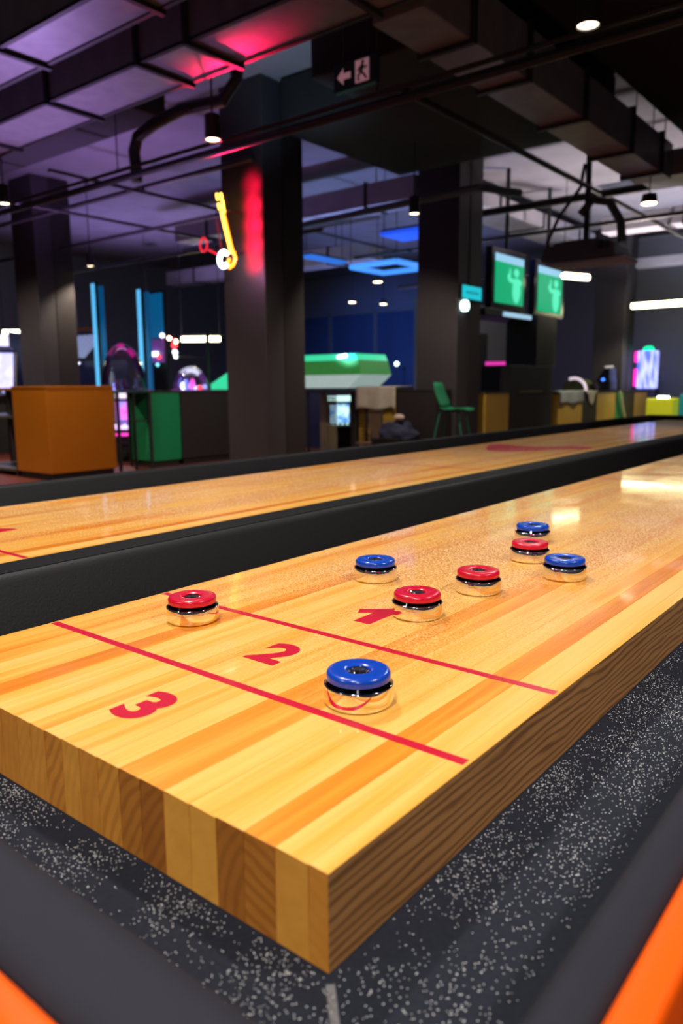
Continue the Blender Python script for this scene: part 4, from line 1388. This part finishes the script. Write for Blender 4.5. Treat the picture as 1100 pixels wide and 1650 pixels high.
# linear lamps with a yellowish light
def linear_lamp(a, b, label, m=M_TUBE_Y, r=0.045, drop=ZC):
    c = [(p + q) / 2 for p, q in zip(a, b)]
    t_ = thing('linear_lamp', label, 'lamp', c)
    MB().tube([a, b], r, 10).build('tube', m, t_, smooth=True)
    hi = (Vector(b) - Vector(a)) * 0.04
    lo_a, lo_b = Vector(a) - hi, Vector(b) + hi
    MB().tube([lo_a + Vector((0, 0, r * 1.3)), lo_b + Vector((0, 0, r * 1.3))], r * 0.55, 8).build('housing', M_BLACKM, t_)
    for q in (a, b):
        MB().tube([Vector(q) + Vector((0, 0, r)), (q[0], q[1], drop)], 0.006, 6).build('wire', M_BLACKM, t_)
    return t_


linear_lamp((-4.94, 15.37, 2.56), (-3.6, 15.37, 2.56), 'long yellowish tube lamp at the right edge', r=0.055)
linear_lamp((-4.72, 11.45, 2.72), (-4.52, 11.95, 2.72), 'short yellowish tube lamp right of the screens', r=0.045)
linear_lamp((-11.8, 9.75, 1.98), (-11.2, 10.2, 1.98), 'yellowish tube lamp left of the neon pillar', r=0.05)
linear_lamp((-13.2, 6.85, 2.03), (-12.85, 7.15, 2.03), 'yellowish tube lamp at the left edge behind the grey pillar', r=0.05)

light('tube_lamp_light', 'SPOT', (-4.2, 12.2, 2.62), 130, (1.0, 0.92, 0.62), 0.1, (-5.0, 12.9, 0.4), 85, 0.6)
light('tube_lamp_light', 'SPOT', (-4.2, 15.2, 2.45), 150, (1.0, 0.92, 0.62), 0.1, (-5.0, 15.4, 0.4), 95, 0.6)
light('tube_lamp_light', 'POINT', (-11.3, 9.8, 1.9), 20, (1.0, 0.92, 0.62), 0.1)

# cyan light posts
for k, (x, y, z1, lb) in enumerate(((-11.25, 7.45, 2.80, 'cyan vertical light post nearer the grey pillar'), (-10.66, 7.93, 2.70, 'cyan vertical light post beside the clear dome'))):
    t_ = thing('light_post', lb, 'lamp', (x, y, 0))
    bx((x - 0.055, y - 0.012, 0), (x + 0.055, y + 0.05, z1)).build('post', M_BLACKM, t_)
    bx((x - 0.042, y - 0.03, 0.1), (x + 0.042, y - 0.012, z1 - 0.03)).build('light_strip', M_CYAN, t_)
    bx((x + 0.12, y - 0.0, 0), (x + 0.20, y + 0.05, z1 - 0.08)).build('rear_post', mat('blue_post', (0.01, 0.09, 0.22), 0.5, emit=(0.0, 0.10, 0.28), strength=0.5), t_)

# claw machines with clear domes
def dome_machine(c, r, zb, label, dark=False):
    x, y = c
    t_ = thing('dome_machine', label, 'arcade machine', (x, y, 0))
    MB().lathe([(r * 1.02, 0), (r * 1.02, zb - 0.12), (r * 1.08, zb - 0.10), (r * 1.08, zb - 0.01), (r, zb), (0, zb)], (x, y, 0), 28).build('base', M_CABP if not dark else M_CAB, t_, smooth=True)
    MB().lathe([(r * 1.09, zb - 0.075), (r * 1.11, zb - 0.06), (r * 1.11, zb - 0.03), (r * 1.09, zb - 0.02)], (x, y, 0), 28).build('light_ring', G_WHT if not dark else G_MAG, t_, smooth=True)
    MB().lathe([(r * math.cos(a), zb + (0.37 if not dark else 0.75) * math.sin(a)) for a in [math.pi / 2 * k / 10 for k in range(11)]], (x, y, 0), 28) \
        .build('dome', glass('dome_glass', (0.93, 0.92, 0.97), 1.5), t_, smooth=True)
    for k in range(7):
        a = k * 2.4
        rr = r * (0.2 + 0.09 * k)
        h = 0.06 + 0.05 * (k % 3)
        MB().lathe([(0.03, 0), (0.045, h * .5), (0.03, h), (0, h + .01)], (x + rr * math.cos(a), y + rr * math.sin(a), zb), 10) \
            .build('toy', (G_WHT, G_PINK, G_BLUE, G_RED)[k % 4] if not dark else (M_CAB, G_BLUE, M_CABP)[k % 3], t_, smooth=True)
    return t_


dome_machine((-9.46, 7.95), 0.29, 1.01, 'machine with a clear glass dome left of the neon pillar')
dome_machine((-10.35, 7.30), 0.36, 1.01, 'machine with a tall dark dome between the cyan light posts', True)
# string of round bulbs over the dark dome
sb = thing('bulb_string', 'string of round bulbs with a red light above the dark dome', 'lamp', (-10.2, 8.2, 0))
bx((-10.15, 8.9, 0), (-10.1, 8.95, 2.0)).build('post', M_BLACKM, sb)
for (x, y, z, r, mm) in ((-11.18, 8.78, 1.98, .045, G_WHT), (-11.06, 8.84, 1.93, .04, M_WARM), (-10.95, 8.9, 1.87, .04, M_WARM), (-10.99, 8.9, 1.68, .05, G_WHT), (-10.97, 8.9, 1.60, .04, G_WHT),
                         (-11.0, 8.9, 1.80, .06, G_RED), (-10.98, 8.9, 1.88, .05, G_RED)):
    MB().lathe([(0, -r), (r * .7, -r * .7), (r, 0), (r * .7, r * .7), (0, r)], (x, y, z), 12).build('bulb', mm, sb, smooth=True)
MB().tube([(-11.18, 8.8, 2.0), (-10.95, 8.92, 1.9), (-10.97, 8.92, 1.6), (-10.12, 8.92, 1.55)], 0.008, 6).build('cable', M_BLACKM, sb)
# blue hanging panel and violet panel behind the dome
bp_ = thing('wall_panel', 'blue over violet lit panel behind the clear dome', 'panel', (-11.45, 8.9, 0))
bx((-11.62, 8.86, 1.95), (-11.28, 8.90, 2.75)).build('blue_field', mat('blue_panel', (0.01, 0.12, 0.30), 0.5, emit=(0.0, 0.12, 0.30), strength=0.6), bp_)
bx((-11.62, 8.86, 1.50), (-11.28, 8.90, 1.93)).build('violet_field', mat('violet_panel', (0.16, 0.05, 0.28), 0.5, emit=(0.14, 0.05, 0.25), strength=0.5), bp_)
bx((-11.65, 8.90, 0), (-11.25, 8.95, 2.8)).build('backing', M_BLACKW, bp_)
bx((-11.62, 8.78, 1.62), (-11.40, 8.85, 1.70)).build('white_lamp', glow('cool_lamp', (0.75, 0.92, 1.0), 3.0), bp_)
MB().lathe([(0, -.05), (.05, 0), (0, .05)], (-11.33, 8.80, 1.60), 10).build('red_lamp', G_RED, bp_)
MB().lathe([(0, -.04), (.04, 0), (0, .04)], (-11.38, 8.80, 1.46), 10).build('cyan_lamp', glow('cyan_dot', (0.2, 0.8, 1.0), 2.0), bp_)

# machine with striped white awning beside the grey pillar
aw = thing('awning_machine', 'machine with a pale striped awning beside the grey pillar', 'arcade machine', (-12.6, 8.0, 0))
bx((-13.3, 8.1, 0), (-12.0, 8.6, 1.55)).build('body', M_CAB, aw)
for k in range(8):
    x = -13.3 + k * 0.165
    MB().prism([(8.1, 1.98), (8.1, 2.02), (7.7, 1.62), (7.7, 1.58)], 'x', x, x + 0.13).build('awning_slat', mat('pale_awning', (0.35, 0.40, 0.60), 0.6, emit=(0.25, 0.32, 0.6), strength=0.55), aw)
bx((-13.3, 8.1, 2.10), (-12.0, 8.15, 2.16)).build('header', mat('red_header', (0.22, 0.06, 0.04), 0.5), aw)
for x in (-12.8, -12.55):
    MB().lathe([(0, -.04), (.04, 0), (0, .04)], (x, 7.9, 1.50), 10).build('lamp', G_WHT, aw, smooth=True)

# green game hood beyond the neon pillar
gh = thing('game_hood', 'big green game hood with mint lit edges behind the neon pillar', 'arcade machine', (-8.4, 9.7, 0))
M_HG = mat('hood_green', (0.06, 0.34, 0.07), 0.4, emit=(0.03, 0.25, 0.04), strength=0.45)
M_HM = glow('mint_edge', (0.05, 0.80, 0.40), 0.9)
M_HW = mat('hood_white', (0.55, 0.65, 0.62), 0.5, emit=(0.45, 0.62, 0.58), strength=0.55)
def hoodpoly(z0, xl0, xr0, z1, xl1, xr1):
    return [(xl0, z0), (xr0, z0), (xr1, z1), (xl1, z1)]
MB().prism(hoodpoly(1.46, -9.3, -7.235, 1.56, -9.3, -7.29), 'y', 9.48, 10.3).build('mint_rim', M_HM, gh)
MB().prism(hoodpoly(1.23, -9.3, -7.155, 1.46, -9.3, -7.235), 'y', 9.48, 10.3).build('green_side', M_HG, gh)
MB().prism(hoodpoly(1.02, -9.3, -7.43, 1.23, -9.3, -7.155), 'y', 9.48, 10.3).build('white_underside', M_HW, gh)
MB().prism([(-10.93, 1.0), (-10.35, 1.0), (-9.3, 1.42), (-9.3, 1.56), (-9.75, 1.52)], 'y', 9.48, 9.6).build('ramp_side', M_HM, gh)
bx((-9.2, 9.7, 0), (-7.6, 10.2, 1.02)).build('base', M_CAB, gh)
MB().tube([(-7.62, 9.46, 1.51), (-7.45, 9.46, 1.53)], 0.03, 8).build('white_lamp', G_WHT, gh, smooth=True)
# glowing spot on an added stand, for a lamp reflection in the windows
sl = thing('reflection_spot', 'tiny glowing spot on an added thin dark stand, for a reflection in the blue windows', 'lamp', (-11.6, 16.9, 0))
MB().lathe([(0, -.06), (.045, -.04), (.06, 0), (.045, .04), (0, .06)], (-11.6, 16.9, 1.62), 14).build('bulb', glow('aqua_white_dot', (0.75, 1.0, 1.0), 5.0), sl, smooth=True)
MB().tube([(-11.6, 16.9, 0), (-11.6, 16.9, 1.56)], 0.012, 8).build('stand', M_BLACKM, sl)
MB().lathe([(0.14, 0), (0.14, 0.015), (0.02, 0.025), (0, 0.025)], (-11.6, 16.9, 0), 16).build('foot', M_BLACKM, sl)

# blue LED frames hung in the middle of the hall
def led_frame(c, s, label, m, rot=0.0, thick=0.07):
    t_ = thing('hanging_lamp', label, 'lamp', c)
    q = [(-s, -s), (s, -s), (s, s), (-s, s)]
    for k in range(4):
        a, b = q[k], q[(k + 1) % 4]
        MB().tube([(c[0] + a[0], c[1] + a[1], c[2]), (c[0] + b[0], c[1] + b[1], c[2])], thick, 6).build('light_bar', m, t_)
        MB().tube([(c[0] + a[0], c[1] + a[1], c[2]), (c[0] + a[0], c[1] + a[1], ZC)], 0.006, 6).build('wire', M_BLACKM, t_)
    return t_


G_LB = glow('led_blue', (0.06, 0.30, 1.0), 1.1)
led_frame((-7.38, 10.55, 3.0), 0.46, 'square blue LED frame lamp left of the dark pillar', G_LB, thick=0.045)
for a, b, mm, lb in (((-6.6, 9.2, 3.22), (-5.9, 9.8, 3.27), glow('deep_blue_led', (0.02, 0.10, 0.95), 0.8), 'deep blue hanging lamp beside the dark pillar'),
                     ((-8.7, 9.85, 3.2), (-8.5, 10.8, 3.25), glow('mid_blue_led', (0.04, 0.22, 0.85), 0.7), 'blue hanging lamp bar behind the neon pillar')):
    t_ = thing('hanging_lamp', lb, 'lamp', ((a[0] + b[0]) / 2, (a[1] + b[1]) / 2, a[2]))
    bx(a, b).build('light_bar', mm, t_)
    bx((a[0], a[1], b[2]), (b[0], b[1], b[2] + 0.03)).build('housing', M_BLACKM, t_)
    for x, y in ((a[0] + 0.05, a[1] + 0.05), (b[0] - 0.05, b[1] - 0.05)):
        MB().tube([(x, y, b[2] + 0.03), (x, y, ZC)], 0.006, 6).build('wire', M_BLACKM, t_)

# projector hung over the right side, with looping cables
pr = thing('ceiling_projector', 'ceiling projector with looping black cables at the right', 'projector', (-3.3, 8.9, 2.5))
MB().prism(rounded([(-3.85, 2.50), (-2.95, 2.50), (-2.98, 2.66), (-3.2, 2.72), (-3.6, 2.72), (-3.82, 2.66)], 3, 0.03), 'y', 8.7, 9.2).build('body', mat('projector_grey', (0.06, 0.065, 0.07), 0.45), pr, smooth=True)
bx((-3.80, 8.72, 2.455), (-2.85, 9.18, 2.495)).build('base_plate', mat('pale_plate', (0.36, 0.36, 0.38), 0.4), pr, bevel=0.01)
MB().lathe([(0.07, 0), (0.07, 0.06), (0.05, 0.065), (0, 0.06)], (-3.1, 8.7, 2.6), 16).build('lens', M_BLACKG, pr, smooth=True)
MB().tube([(-3.4, 8.95, 2.72), (-3.4, 8.95, ZC)], 0.035, 12).build('ceiling_pole', M_BLACKM, pr, smooth=True)
MB().tube([(-3.75, 8.85, 2.55), (-3.82, 8.8, 2.75), (-3.66, 8.75, 3.02), (-3.40, 8.72, 3.30), (-3.36, 8.72, 3.55)], 0.022, 8).build('cable', M_BLACKM, pr, smooth=True)
MB().tube([(-3.42, 8.8, 3.02), (-3.28, 8.8, 3.16), (-3.10, 8.85, 3.12), (-2.98, 8.9, 2.9), (-2.96, 8.92, 2.68)], 0.05, 8).build('hose', mat('grey_hose', (0.05, 0.05, 0.055), 0.5), pr, smooth=True)
